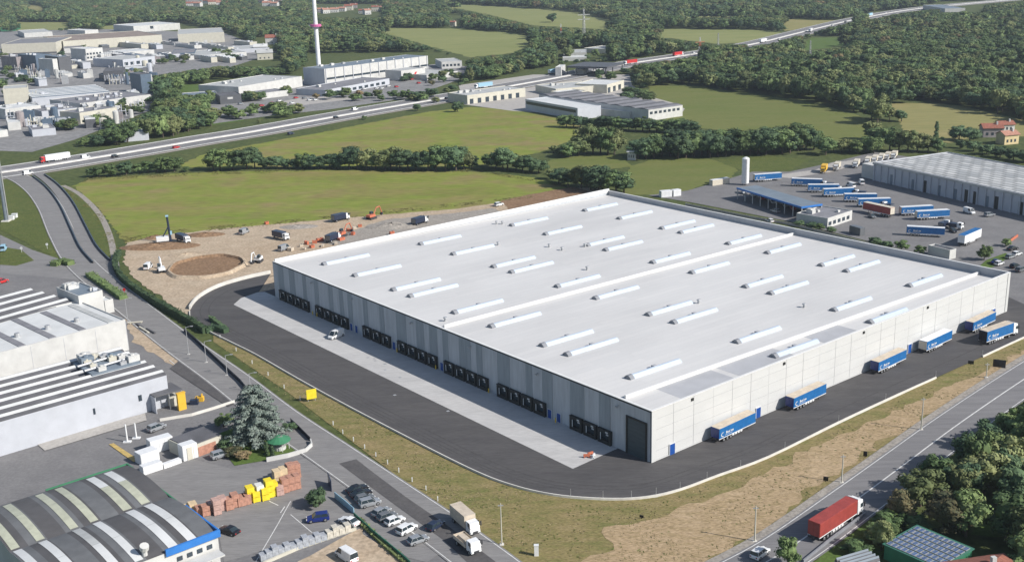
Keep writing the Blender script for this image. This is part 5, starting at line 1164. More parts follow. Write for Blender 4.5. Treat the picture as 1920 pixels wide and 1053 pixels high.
lowwall([(664, 970), (700, 1003), (745, 1040), (770, 1062)], .12, 1.2, mat('green_mesh', (.03, .16, .1), .7, .2, 1), 'dark green mesh fence below the hedge strip of the car park', 'mesh_fence', 'fence')
lowwall([(628, 934), (648, 950), (664, 964)], .12, 1.5, PM['light_blue'], 'pale blue panel fence at the yard gate beside the parked cars', 'panel_fence', 'fence')
lowwall([(616, 906), (622, 922)], .15, 2.6, PM['navy'], 'dark narrow board standing at the yard entrance', 'notice_board', 'board')
lowwall([(345, 622), (366, 640), (400, 672), (425, 695), (450, 718), (470, 742)], .1, 1.3, PM['black'], 'dark railing between the parking bays and the side road', 'railing', 'railing')
lowwall([(1506, 1056), (1560, 1012), (1622, 966)], .25, .8, M['end_grey'], 'dark guard rail along the near edge of the main road below the red lorry', 'guard_rail', 'guard rail')
lowwall([(545, 792), (560, 806), (582, 828)], .1, 1.2, PM['black'], 'dark railing between the lawn and the side road', 'railing', 'railing')
lowwall([(440, 755), (400, 768), (360, 780), (300, 790)], .25, .8, M['conc_wall'], 'low kerb wall at the near edge of the factory yard')
wall_l = smooth_line([G(*q) for q in ((72, 330), (98, 350), (124, 382), (148, 430), (166, 465), (190, 492))], 5)
for off, lab in ((-3.0, 'dark guard rail along the left side of the slip road'), (2.9, 'dark guard rail along the right side of the slip road')):
    g = MB(); wall_mb(g, [p+N_*off*-1 for p, N_ in zip(wall_l, offsets(wall_l))], -.2, .2, .1, 1.0); tag(g.build('guard_rail', PM['black']), lab, 'guard rail')
# median barrier and guard rails of the motorway
g = MB(); wall_mb(g, motor, -1.3, 1.3, .0, .85); tag(g.build('median_barrier', mat('pale_concrete', (.62, .61, .58), .8, .1, .3)), 'long pale concrete barrier down the middle of the motorway', 'barrier')
for off, lab in ((16.2, 'grey guard rail on the far side of the motorway'), (-16.2, 'grey guard rail on the near side of the motorway')):
    g = MB(); wall_mb(g, motor, off-.15, off+.15, .4, .9); tag(g.build('guard_rail', M['steel']), lab, 'guard rail')
g = MB(); ribbon_mb(g, motor, -19.5, -15.5, .1); ribbon_mb(g, motor, 15.5, 18.5, .1); tag(g.build('motorway_shoulder', M['gravel']), kind='structure')
# ---- estate at the upper left
E = 'buildings of the left industrial estate'
est = [
 ('warehouse', 'long cream-walled hall at the far left edge of the estate', (2, 84), (104, 80), (100, 71), 12, 'w_cream', 'r_grey', dict(band=(0, 1.6, 'w_dark'))),
 ('warehouse', 'longest cream-walled hall with a yellow line at its foot', (118, 78), (303, 66), (292, 56), 11, 'w_cream', 'r_brown', dict(band=(0, .9, 'pale_green'))),
 ('warehouse', 'tall cream hall at the right end of the estate', (333, 65), (420, 61), (398, 53), 12, 'w_cream', 'r_pale', dict(wins=[(.55, .62, .1, 4, 'w_white'), (.7, .74, .1, 3, 'w_white')])),
 ('warehouse', 'white hall with a dark gap at the back of the estate', (250, 50), (337, 44), (330, 39), 9, 'w_white', 'r_white', dict(wins=[(.35, .42, 4, 8)])),
 ('warehouse', 'low long white hall behind the cream halls', (45, 63), (98, 60), (96, 54), 6, 'w_white', 'r_pale', {}),
 ('warehouse', 'bright green shed at the top left corner', (-20, 53), (27, 51), (25, 47), 6, 'w_green', 'w_green', {}),
 ('factory_building', 'small white hall among the roofs behind the longest cream hall', (159, 58), (184, 56), (182, 52), 6, 'w_white', 'r_white', {}),
 ('process_tower', 'tall white gridded block in the middle of the estate', (160, 93), (192, 90), (188, 86), 12, 'w_white', 'r_white', dict(wins=winrow(5, 2, 4)+winrow(5, 6, 8))),
 ('process_tower', 'dark slate-blue process block left of the white slab tower', (66, 105), (97, 102), (94, 97), 15, 'w_blue', 'r_blue', dict(units=3)),
 ('process_tower', 'weathered pinkish-grey process block at the left of the estate', (30, 108), (63, 105), (60, 100), 13, 'w_pink', 'r_grey', dict(units=5)),
 ('process_tower', 'dark green-grey block right of the white slab tower', (109, 108), (132, 106), (130, 101), 16, 'w_dark', 'r_blue', dict(units=2)),
 ('process_tower', 'slender white slab tower between the two dark blocks', (98, 112), (107, 111), (106, 107), 15, 'w_white', 'r_white', {}),
 ('factory_building', 'pale hall with a row of dark arched openings', (230, 113), (290, 106), (284, 98), 8, 'w_grey', 'r_pale', dict(wins=winrow(5, 2.5, 5.5))),
 ('factory_building', 'long low white hall with dark green round tank at its end', (231, 99), (289, 94), (286, 89), 5, 'w_white', 'r_white', {}),
 ('factory_building', 'dark grey ribbed block below the arched hall', (193, 135), (231, 133), (226, 127), 9, 'w_dark', 'r_dark', dict(wins=winrow(8, 1, 6, duty=.3, m='w_grey'))),
 ('process_tower', 'tall dark block with a pale chimney edge at the right of the estate', (263, 141), (284, 139), (282, 134), 15, 'w_blue', 'r_dark', dict(wins=[(.93, 1.0, .2, 14.8, 'w_white')])),
 ('factory_building', 'white-roofed low hall below the arched hall', (241, 131), (288, 126), (283, 121), 4, 'w_dark', 'r_white', {}),
 ('factory_building', 'broad grey-roofed hall in the middle of the nearer block', (60, 184), (205, 172), (190, 158), 6, 'w_grey', 'r_blue', dict(roof='saw', ribs=(6, 'r_white'))),
 ('factory_building', 'second grey-roofed hall reaching towards the tall dark block', (150, 195), (282, 178), (268, 166), 6, 'w_white', 'r_grey', dict(units=12)),
 ('factory_building', 'tall cream block at the left edge of the nearer estate', (5, 168), (51, 165), (48, 159), 13, 'w_cream', 'r_pale', {}),
 ('factory_building', 'cream-walled hall just above the trees by the motorway', (149, 213), (219, 202), (208, 195), 7, 'w_cream', 'r_grey', dict(units=4)),
 ('factory_building', 'white framed building with dark openings at the left edge', (10, 206), (76, 198), (72, 190), 7, 'w_white', 'r_white', dict(wins=winrow(4, 1, 5, duty=.75), units=4)),
 ('factory_building', 'grey hall with a pale parapet left of the cream-walled hall', (78, 210), (145, 203), (140, 192), 5, 'w_grey', 'r_grey', dict(units=6)),
 ('factory_building', 'dark glazed building below the grey hall', (108, 230), (138, 227), (134, 219), 5, 'w_blue', 'r_pale', dict(wins=winrow(6, 1, 4, duty=.7))),
 ('factory_building', 'small white building at the lower left of the estate', (14, 231), (38, 229), (36, 222), 5, 'w_white', 'r_white', {}),
 ('factory_building', 'low pale building at the very left, below the white framed one', (-30, 250), (14, 244), (8, 236), 4, 'w_white', 'r_pale', {}),
 ('factory_building', 'grey flat building behind the lower left trees', (60, 245), (104, 241), (98, 232), 4, 'w_grey', 'r_grey', dict(units=3)),
 ('factory_building', 'long low white building with dark front left of the white factory', (322, 184), (410, 178), (404, 171), 5, 'w_white', 'r_blue', dict(wins=[(.02, .15, .5, 4), (.3, .34, .5, 4)])),
 ('factory_building', 'small pale-roofed building in the trees beside the motorway', (231, 251), (278, 247), (272, 242), 5, 'w_grey', 'r_pale', {}),
 ('factory_building', 'blue-fronted building at the right of the estate, under the tall cream hall', (322, 101), (365, 99), (360, 92), 5, 'w_blue', 'r_grey', {}),
 ('factory_building', 'low pale-roofed long building right of the blue-fronted one', (378, 105), (462, 98), (450, 89), 4, 'w_white', 'r_pale', dict(units=4)),
 ('factory_building', 'pale roof farthest right of the estate before the villas', (440, 94), (505, 90), (495, 84), 4, 'w_grey', 'r_pale', dict(units=2)),
 ('factory_building', 'grey long roof behind the white gridded block', (120, 92), (156, 90), (150, 84), 5, 'w_white', 'r_grey', {}),
 ('factory_building', 'wide grey roof between the process blocks and the broad grey hall', (205, 150), (255, 147), (245, 139), 4, 'w_grey', 'r_grey', dict(units=5)),
]
for i, (nm_, lb, a, b_, c, h, wm, rm, kw) in enumerate(est): hall(nm_, lb, 'building', a, b_, c, h, wm, rm, seed=i, group=None, **kw)
rnd = random.Random(31)
for i in range(110):
    if i % 5 < 3: x, y = rnd.uniform(20, 290), rnd.uniform(112, 160)
    else: x, y = rnd.uniform(5, 250), rnd.uniform(190, 250)
    g = MB(); q = rnd.uniform(2, 5)
    k = i % 3
    if k == 0:
        h_ = rnd.uniform(4, 11); g.cyl((0, 0, 0), (0, 0, h_), q*.6, q*.6, 12); g.cyl((0, 0, h_), (0, 0, h_+q*.2), q*.6, q*.1, 12); nm_, lb, ct_ = 'storage_tank', 'pale cylindrical tank among the process blocks and halls of the left estate', 'tank'
    elif k == 1:
        h_ = rnd.uniform(3, 7); g.box(0, q*2, 0, q, 0, h_); g.box(.3, q*2-.3, .3, q-.3, h_, h_+.5); g.box(q*.5, q, .4, q*.6, h_+.5, h_+1.6); nm_, lb, ct_ = 'plant_unit', 'small boxy plant unit among the process blocks and halls of the left estate', 'plant unit'
    else:
        for s in range(4): g.cyl((s*q*.6, 0, 0), (s*q*.6, 0, rnd.uniform(5, 9)), .35, .3, 7)
        g.box(-.5, q*1.8+.5, -.6, .6, 3.5, 3.9); nm_, lb, ct_ = 'pipe_rack', 'grey rack of upright pipes among the process blocks and halls of the left estate', 'pipe rack'
    o = g.build(nm_, M[rnd.choice(('w_white', 'w_cream', 'steel', 'w_grey', 'w_pink', 'w_blue', 'r_pale'))]); o.location = G(x, y); o.rotation_euler.z = rnd.uniform(-.3, .5); tag(o, lb, ct_, ct_+'s of the left industrial estate')
for i in range(52):
    if i >= 34: x, y = 190+((i-34) % 9)*34+rnd.uniform(-10, 10), 84+((i-34)//9)*22+rnd.uniform(-5, 5)
    elif i < 12: x, y = 30+(i % 6)*44+rnd.uniform(-8, 8), 118+(i//6)*26+rnd.uniform(-6, 6)
    else: x, y = 25+((i-12) % 8)*32+rnd.uniform(-8, 8), 180+((i-12)//8)*24+rnd.uniform(-6, 6)
    w_ = rnd.uniform(9, 20); h_ = rnd.uniform(2.5, 6)
    hall('low_building', 'low flat building squeezed between the larger halls of the left estate', 'building', (x, y), (x+w_, y-w_*.08), (x+w_*.9, y-rnd.uniform(5, 9)), h_, rnd.choice(('w_white', 'w_grey', 'w_cream', 'w_dark')), rnd.choice(('r_grey', 'r_pale', 'r_blue', 'r_white')), roof='saw' if i % 3 else 'flat', ribs=(rnd.choice((3, 5)), rnd.choice(('r_white', 'r_pale', 'r_dark'))), units=2, group='low buildings of the left estate', seed=i)
# ---- white factory with the tall mast
e, L, D = hall('white_factory', 'long white-panelled factory with dark window band and end wall coloured grey for shade under the tall white mast', 'factory', (608, 130), (802, 105), (570, 127), 14, 'w_white', 'r_blue', 'a', wins=[(.01+i*.083, .01+i*.083+.078, 5.2, 6.8) for i in range(12)], units=9, par=.15)
g = MB()
for i in range(13): g.box(L*(.01+i*.0815)-.25, L*(.01+i*.0815)+.25, -.5, -.01, 3, 14.3)
g.build('wall_fin', M['w_grey'], e); g = MB(); g.box(-.12, -.01, 0, D, 0, 14.4); g.build('end_wall_shade', M['w_grey'], e)  # end wall coloured bluish grey because it is the shaded side
hall('factory_wing', 'long low white wing with pale roof left of the white factory', 'factory', (447, 164), (566, 144), (393, 157), 8, 'w_white', 'r_pale', 'a', units=6)
hall('factory_annex', 'grey flat-roofed annex along the foot of the white factory', 'building', (610, 170), (730, 148), (607, 158), 4.5, 'w_grey', 'r_grey', 'a', wins=winrow(10, 1, 3), units=4)
e, L, D = hall('factory_annex', 'white box building with a small red mark in front of the white factory', 'building', (752, 134), (797, 128), (736, 130), 8, 'w_white', 'r_pale', 'a')
g = MB(); g.hexa([(L*.5, -.12, 3.5), (L*.58, -.12, 3.5), (L*.66, -.12, 6), (L*.58, -.12, 6)], [(L*.5, -.02, 3.5), (L*.58, -.02, 3.5), (L*.66, -.02, 6), (L*.58, -.02, 6)]); g.build('red_mark', PM['red'], e)
hall('factory_annex', 'grey-roofed group of low sheds right of the white box building', 'building', (800, 142), (858, 134), (850, 122), 4, 'w_white', 'r_pale', units=4); hall('office_building', 'small white office with dark windows at the right end of the white factory', 'building', (828, 117), (866, 115), (860, 109), 6, 'w_white', 'r_pale', wins=winrow(5, 2, 4))
hall('factory_annex', 'low grey shed with white doors between the wing and the parking area', 'building', (490, 176), (540, 170), (534, 164), 4, 'w_white', 'r_grey')
hall('gate_building', 'dark building with a red and white roof sign left of the factory wing', 'building', (412, 181), (452, 178), (448, 172), 6, 'w_dark', 'r_dark', wins=[(.35, .6, 3.5, 5, 'w_white')])
tp_ = G(600, 154); e = empty('tall_mast', tp_, 0, 'very tall slender white tower with a magenta ring behind the white factory', 'tower')
g = MB(); g.cyl((0, 0, 0), (0, 0, 88), 1.9, 1.5, 20); g.build('shaft', paint('mast_white', (.75, .76, .78), .5), e)
zr = hz(600, 154, 48); g = MB(); g.cyl((0, 0, zr-.9), (0, 0, zr+.9), 4.6, 4.6, 20); g.build('ring', paint('magenta_paint', (.55, .12, .3), .5), e)
g = MB(); g.cyl((0, 0, zr-2.6), (0, 0, zr-.91), 2.2, 3.4, 16); g.cyl((-5.6, -.4, zr+.2), (-4.4, -.4, zr+.2), .4, .4, 6); g.build('collar', M['w_grey'], e)
rnd = random.Random(8)
for i in range(34):
    x = 430+i*11.5+rnd.uniform(-4, 4); y = 222-i*1.75-rnd.uniform(8, 22); c = rnd.choice(('white', 'silver', 'black', 'red', 'grey', 'white'))
    car('hatch', c, (x-3, y), (x+3, y-1), '%s car, %s from the left, in the yards between the white factory and the motorway' % (c, ORD[i]), 'cars in the yards of the white factory')
# ---- sheds right of it
hall('roadside_building', 'cream block row with dark openings next to the motorway', 'building', (876, 180), (985, 166), (880, 170), 6, 'w_cream', 'r_pale', 'a', wins=winrow(7, .1, 3.6, duty=.45), units=7)
hall('long_shed', 'white-roofed long shed with dark window band', 'shed', (985, 187), (1083, 204), (1098, 194), 7, 'w_grey', 'r_white', wins=[(.02, .97, 4.2, 6)]); hall('long_shed', 'lower white-roofed shed behind the white-roofed long shed', 'shed', (1085, 200), (1180, 211), (1185, 205), 4, 'w_white', 'r_white')
e, L, D = hall('long_shed', 'long shed with grey ribbed roof and pale end wall', 'shed', (1216, 206), (1280, 197), (1052, 172), 7, 'w_white', 'r_grey', 'a', wins=winrow(7, 4, 5.6), roof='saw', ribs=(9, 'r_dark'))
hall('roadside_building', 'pale low building beside the motorway above the long sheds', 'building', (1042, 168), (1132, 160), (1040, 157), 5, 'w_cream', 'r_pale', 'a', units=5); hall('roadside_building', 'cream building with dark openings at the right end of the roadside row', 'building', (1138, 160), (1170, 151), (1108, 150), 6, 'w_cream', 'r_white', 'a', wins=winrow(3, .1, 4, duty=.5))
hall('roadside_building', 'small cream shed between the roadside row and the long sheds', 'building', (1060, 176), (1100, 171), (1050, 170), 4, 'w_cream', 'r_white', 'a')
o, rz, L, D = frame((1062, 124), (1138, 126), (1136, 117), 8, 'b'); e = empty('steel_canopy', o, rz, 'dark open-sided steel canopy spanning beside the motorway', 'canopy')
g = MB(); g.box(0, L, 0, D, 6.6, 8); g.build('roof', M['w_dark'], e)
for i in range(5):
    for y in (.3, D-.8): g = MB(); g.box(L*i/4.2, L*i/4.2+.7, y, y+.5, 0, 6.59); g.build('post', M['w_dark'], e)
hall('kiosk_building', 'white block standing behind the posts of the dark steel canopy', 'building', (1078, 131), (1096, 131), (1095, 127), 4, 'w_white', 'r_white'); hall('kiosk_building', 'pale slab wall at the left end of the dark steel canopy', 'building', (1052, 127), (1060, 122), (1056, 118), 7, 'w_white', 'r_white')
hall('works_building', 'long cream building in the yard under the grey lattice mast', 'building', (1094, 91), (1140, 93), (1130, 86), 4, 'w_cream', 'r_pale'); hall('works_building', 'white sheds in the yard left of the grey lattice mast', 'building', (1057, 100), (1100, 99), (1096, 93), 4, 'w_white', 'r_pale', units=4); hall('works_building', 'pale low shed below the yard with the lattice mast', 'building', (1055, 109), (1100, 108), (1096, 104), 3, 'w_white', 'r_white')
hall('service_station', 'blue-roofed white service building beside the distant motorway', 'building', (1772, 17), (1810, 16), (1812, 8), 6, 'w_white', 'r_blue')
# ---- depot
dm = roof_mat('depot_roofing', (.5, .5, .48), (.6, .6, .58), .35); M['depot_roof'] = dm
for n_ in dm.node_tree.nodes:
    if n_.type == 'TEX_BRICK': n_.inputs['Brick Width'].default_value = 6; n_.inputs['Row Height'].default_value = 3.6; n_.inputs['Mortar Size'].default_value = .5; n_.inputs['Color2'].default_value = (.6, .62, .64, 1)
e, L, D = hall('depot_warehouse', 'long grey depot hall with a rippled white roof and dark dock openings at the right', 'warehouse', (1640, 305), (1990, 380), (1765, 284), 8.2, 'w_grey', 'depot_roof', 'a')
Mi = (Matrix.Translation(e.location) @ Matrix.Rotation(e.rotation_euler.z, 4, 'Z')).inverted()
def lx(px, py): return (Mi @ G(px, py)).x
for (x0, x1, y) in ((1708, 1720, 364), (1784, 1800, 382), (1805, 1819, 385), (1846, 1864, 394), (1895, 1915, 404)): g = MB(); g.box(lx(x0, y), lx(x1, y), -.12, -.01, .1, 5.2); g.build('dock_door', M['black'], e)
for (x0, x1, y) in ((1653, 1664, 348), (1689, 1700, 358), (1764, 1779, 377), (1825, 1839, 391), (1735, 1748, 370)): g = MB(); g.box(lx(x0, y), lx(x1, y), -.12, -.01, .1, 4.5); g.build('dock_door', M['r_blue'], e)
g = MB()
for k in range(24): g.box(L*k/23.4, L*k/23.4+.5, -.55, -.01, 0, 8.0)
g.build('pilaster', M['w_grey'], e); g = MB(); g.box(-.2, L, -1.0, -.56, 7.6, 8.5); g.build('eave', M['r_pale'], e)
g = MB(); g.box(-9, -.02, 1, 14, 0, 6.4); g.build('side_annex', M['w_white'], e)
hall('depot_office', 'white single-storey office with grey roof in the depot yard', 'office', (1552, 411), (1598, 396), (1500, 399), 3.6, 'w_white', 'r_grey', 'a', wins=winrow(5, 1, 2.4), units=4)
o, rz, L, D = frame((1382, 352), (1503, 388), (1540, 382), 5, 'b'); e = empty('depot_canopy', o, rz, 'long blue-edged canopy over the vehicle bays in the depot yard', 'canopy')
g = MB(); g.box(0, L, 0, D, 4.6, 5); g.build('roof', M['r_blue'], e); g = MB(); g.box(-.1, L+.1, -.2, -.01, 4.4, 5.15); g.box(L+.01, L+.2, -.2, D, 4.4, 5.15); g.build('fascia', M['fascia'], e); g = MB(); g.box(0, L, D-.4, D-.1, 0, 4.59); g.build('back_wall', M['w_grey'], e)
for i in range(9): g = MB(); g.box(L*i/8.05, L*i/8.05+.3, .1, .4, 0, 4.59); g.build('post', M['w_white'], e)
for i, (x, y, c) in enumerate(((1396, 362, 'white'), (1412, 367, 'white'), (1430, 373, 'red'), (1450, 380, 'white'), (1472, 386, 'silver'), (1488, 392, 'red'))): car('van', c, (x-3, y-4), (x+2, y+4), '%s van, %s from the left, under the blue-edged depot canopy' % (c, ORD[i]), 'vans under the depot canopy')
e = empty('silo', G(1397, 347), 0, 'tall white cylindrical silo in the depot yard', 'silo'); g = MB(); g.cyl((0, 0, 1), (0, 0, 12.2), 1.65, 1.65, 20); g.cyl((0, 0, 12.2), (0, 0, 12.8), 1.65, .6, 20); g.build('tank', PM['white'], e)
for i in range(4): g = MB(); a = i*math.pi/2+.7; g.cyl((1.4*math.cos(a), 1.4*math.sin(a), 0), (1.4*math.cos(a), 1.4*math.sin(a), 1.3), .12, .12, 6); g.build('leg', M['steel'], e)
g = MB(); g.box(-.25, .25, -1.8, -1.66, 1.2, 12); g.build('ladder', M['steel'], e)
hall('gatehouse', 'low gatehouse with pale end wall near the depot bend', 'building', (1781, 471), (1793, 468), (1742, 461), 3, 'w_white', 'r_dark', 'a')
fence_d = smooth_line([G(*q) for q in ((1285, 385), (1400, 408), (1480, 422), (1560, 442), (1680, 472), (1800, 497), (1870, 512))], 3)
g = MB(); wall_mb(g, fence_d, -.1, .1, 0, 1.0); tag(g.build('boundary_wall', M['paving']), 'low pale boundary wall between the depot and the far side of the warehouse', 'wall')
for i, (x, y, h_, r_) in enumerate(((1645, 462, 3, 2.2), (1662, 466, 3.4, 2.4), (1690, 470, 4, 2.6), (1520, 428, 2.6, 2.6), (1500, 424, 2.6, 2.6), (1535, 431, 2.6, 2.4), (1560, 436, 2.4, 2.2), (1640, 455, 2.5, 2.2), (1725, 476, 3, 2.2))): tree(G(x, y), h_, r_, '%s bush from the left along the depot boundary behind the warehouse roof' % ORD[(4, 5, 7, 1, 0, 2, 3, 6, 8)[i]] if False else 'low dark bush on the depot boundary just behind the warehouse roof', 'bushes on the depot boundary', (1, 7, 3)[i % 3], 'bush', 'bush')
tree(G(1845, 488), 5.5, 2.8, 'round green tree at the entrance of the far right car park', None, 0); tree(G(1888, 462), 3, 2, 'small tree by the far right car park near the red boards', None, 3)
sheet('car_park_grass', [(1835, 500), (1850, 487), (1885, 474), (1896, 478), (1870, 497), (1850, 505)], .16, M['lawn'])
lowwall([(1888, 458), (1908, 444)], .3, 1.0, PM['orange'], 'row of red and white barriers beside the far right car park', 'traffic_barrier', 'barrier')
for i, (a, b, c, k) in enumerate((((1600, 352), (1590, 349), 'white', 'van'), ((1618, 348), (1612, 342), 'white', 'van'), ((1812, 398), (1822, 401), 'white', 'van'), ((1848, 406), (1862, 404), 'silver', 'suv'), ((1460, 400), (1446, 396), 'silver', 'suv'), ((1750, 434), (1760, 436), 'white', 'suv'), ((1782, 432), (1792, 437), 'black', 'hatch'), ((1630, 405), (1640, 410), 'grey', 'hatch'), ((1500, 345), (1512, 346), 'white', 'van'), ((1526, 356), (1534, 357), 'grey', 'suv'), ((1448, 418), (1438, 414), 'white', 'hatch'))): car(k, c, a, b, '%s %s, %s from the list of loose vehicles' % (c, k, ORD[i]) if False else '%s vehicle standing loose between the rows of the depot yard' % c, 'loose vehicles of the depot yard')
tr_ = make_rigid('navy', 'white', 'tractor_unit', 'lorry', 3.2, 2.2)
for i, (a, b) in enumerate((((1556, 352), (1546, 351)), ((1585, 362), (1574, 361)), ((1618, 368), (1606, 367)), ((1764, 428), (1778, 424)), ((1786, 428), (1798, 430)), ((1668, 392), (1658, 390)))): tr_.px(a, b, 'small lorry with white cab parked among the blue trailers of the depot', 'small lorries of the depot')
# houses
def house(x, y, w, label, wm='w_white', rm='r_tile', h=5, group=None, rz=.2, d=None):
    "x,y foot of the front wall, w width in pixels"
    A, B = G(x-w/2, y), G(x+w/2, y); L = (B-A).length; d = d or L*.75; e = empty('house', A, rz, label, 'house', group)
    g = MB(); g.box(0, L, 0, d, 0, h); g.hexa([(0, 0, h), (0, d, h), (0, d/2, h+d*.24)], [(.2, 0, h), (.2, d, h), (.2, d/2, h+d*.24)]); g.hexa([(L-.2, 0, h), (L-.2, d, h), (L-.2, d/2, h+d*.24)], [(L, 0, h), (L, d, h), (L, d/2, h+d*.24)]); g.build('wall', M[wm], e)
    g = MB()
    for (y0, y1, z0, z1) in ((-.6, d/2, h-.15, h+d*.24+.1), (d/2, d+.6, h+d*.24+.1, h-.15)): g.hexa([(-.5, y0, z0), (L+.5, y0, z0), (L+.5, y1, z1), (-.5, y1, z1)], [(-.5, y0, z0+.25), (L+.5, y0, z0+.25), (L+.5, y1, z1+.25), (-.5, y1, z1+.25)])
    r = g.build('roof', M[rm], e); g = MB(); g.box(L*.7, L*.7+.8, d*.3, d*.3+.8, h+.5, h+d*.24+1.3); g.build('chimney', M['w_white'], r)
    for k in range(3): g = MB(); g.box(L*(.14+.27*k), L*(.14+.27*k)+min(1.4, L*.12), -.08, -.005, 1.2, 2.7); g.build('window', M['win'], e)
    return e
vil = [(348, 4), (360, 6), (373, 5), (386, 7), (396, 9), (405, 8), (412, 12), (354, 12), (420, 5), (368, 13), (488, 6), (498, 12), (512, 12), (520, 8), (505, 4), (600, 24), (612, 26), (626, 24), (640, 22), (652, 20), (663, 16), (677, 26), (690, 28), (702, 22), (716, 20), (738, 26), (770, 20), (785, 14), (800, 30), (812, 34), (792, 24), (848, 50), (872, 52), (755, 30)]
rnd = random.Random(44)
for i, (x, y) in enumerate(sorted(vil)): house(x, y, rnd.uniform(9, 13), '%s house from the left in the red-roofed villages beyond the woods' % ORD[i], rnd.choice(('w_white', 'w_cream', 'w_white', 'w_pink')), rnd.choice(('r_tile', 'r_tile2')), rnd.uniform(5.5, 8), 'houses of the distant villages', rnd.uniform(-.4, .6))
house(510, 84, 24, 'large white villa with red roof standing in the woods left of the tall mast', 'w_white', 'r_tile', 8, None, .1); house(496, 113, 26, 'white house half hidden in trees below the villa', 'w_cream', 'r_pale', 7, None, .25); house(487, 97, 22, 'white flat house between the villa and the estate', 'w_white', 'r_white', 5, None, .1)
house(1184, 300, 15, 'small white house alone between the copse and the tall tree line', 'w_white', 'r_white', 4.2, None, -.25)
house(1862, 258, 38, 'red-roofed farmhouse beside the dry yellow field at the right edge', 'w_pink', 'r_tile', 5, None, -.1); house(1900, 272, 34, 'ochre-walled farmhouse with red roof at the right edge', 'w_yellow', 'r_tile2', 5, None, .3); house(1890, 248, 30, 'rear red-roofed farm building at the right edge', 'w_white', 'r_tile', 4, None, .1)
# solar-roofed shed and red roofs at the lower right
h2 = 3.0; o, rz, L, D = frame((1762, 1064), (1823, 1027), (1672, 1011), h2, 'a'); e = empty('solar_shed', o, rz, 'green shed whose roof is covered with blue solar panels, at the lower right', 'shed')
g = MB(); g.box(0, L, 0, D, 0, h2-.2); g.build('wall', M['w_green'], e); g = MB(); g.box(-.3, L+.3, -.3, D+.3, h2-.19, h2-.02); g.build('roof', mat('green_deck', (.05, .17, .12), .6, .1, 1), e)
nr, nc = 7, 6
for i in range(nc):
    g = MB(); x0 = .1+i*(L-.2)/nc; x1 = x0+(L-.2)/nc-.35
    for j in range(nr+4):
        y0 = .1+j*(D-.2)/(nr+4); y1 = y0+(D-.2)/(nr+4)-.12; g.box(x0, x1, y0, y1, h2+.02, h2+.14, 1, 1); g.box(x0+.12, (x0+x1)/2-.05, y0+.1, y1-.1, h2+.142, h2+.155); g.box((x0+x1)/2+.05, x1-.12, y0+.1, y1-.1, h2+.142, h2+.155)
    g.build('solar_panel', [M['solar'], M['steel']], e)
hall('greenhouse', 'small pale-framed roof beside the solar shed at the bottom edge', 'shed', (1590, 1068), (1650, 1050), (1625, 1032), 3, 'w_grey', 'r_dark', roof='saw', ribs=(4, 'r_blue'))
def hip(a, b, d, h, label):
    A, B = G(*a, h), G(*b, h); dd = B-A; L = dd.length; e = empty('house', Vector((A.x, A.y, 0)), math.atan2(dd.y, dd.x), label, 'house'); g = MB(); g.box(.4, L-.4, .4, d-.4, 0, h); g.build('wall', M['w_cream'], e)
    g = MB(); rr = d/2; g.hexa([(0, 0, h), (L, 0, h), (L, d, h), (0, d, h)], [(rr, d/2-.05, h+d*.22), (L-rr, d/2-.05, h+d*.22), (L-rr, d/2+.05, h+d*.22), (rr, d/2+.05, h+d*.22)]); r = g.build('roof', M['r_tile'], e)
    g = MB(); g.box(L*.55, L*.55+.8, d*.35, d*.35+.7, h+1, h+d*.22+1.2); g.build('chimney', M['w_white'], r)
    for k in range(3): g = MB(); g.box(2+k*3, 3+k*3, .3, .39, 1, 2.3); g.build('window', M['win'], e)
hip((1800, 1108), (1945, 1086), 9, 4, 'house with a red hipped tile roof and white chimney at the bottom right corner')
# gazebo
e = empty('gazebo', G(524, 842), 0, 'small gazebo with a round green roof on the lawn', 'gazebo'); g = MB(); g.cyl((0, 0, 2.4), (0, 0, 3.5), 2.7, .1, 12); g.cyl((0, 0, 2.25), (0, 0, 2.39), 2.7, 2.7, 12); g.build('roof', PM['green'], e)
for i in range(6): g = MB(); a = i*1.047; g.cyl((2.2*math.cos(a), 2.2*math.sin(a), 0), (2.2*math.cos(a), 2.2*math.sin(a), 2.24), .09, .09, 6); g.build('post', M['w_white'], e)
g = MB(); g.cyl((0, 0, 0), (0, 0, .9), 1.5, 1.5, 10); g.build('bench', M['w_white'], e)
for i, (x, y, h_, r_, k) in enumerate(((440, 855, 2.4, 2.2, 4), (455, 862, 2.2, 2, 4), (500, 852, 3.2, 1.6, 'col'), (512, 858, 3, 1.5, 'col'), (425, 840, 3, 2.4, 1), (545, 806, 2.2, 1.8, 1), (420, 800, 3.4, 2.4, 0))): tree(G(x, y), h_, r_, '%s shrub of the garden round the gazebo' % ('reddish-brown left', 'reddish-brown right', 'upright left', 'upright right', 'dark western', 'small roadside', 'tall back')[i], None, k, 'shrub', 'shrub')
tree(G(597, 950), 4.6, 2.6, 'dark palm-like bush beside the blue car in the yard', None, 7, 'tree', 'palm_bush')
# ---- tyre marks on the loop road
tm = MB(); rnd = random.Random(6)
for k in range(4):
    o_ = 1.8+k*1.15+rnd.uniform(-.3, .3); i0 = rnd.randint(0, 30); i1 = rnd.randint(60, len(ol)-1); ribbon_mb(tm, ol[i0:i1], o_, o_+rnd.uniform(.2, .45), .2262+.0004*k)
tag(tm.build('tyre_marks', ground_mat('rubber_marks', [(.063, .061, .063), (.088, .085, .084)], [(.058, .057, .058), (.1, .097, .095)], .06, .15, fine=1.5, finevar=.15)), kind='structure')
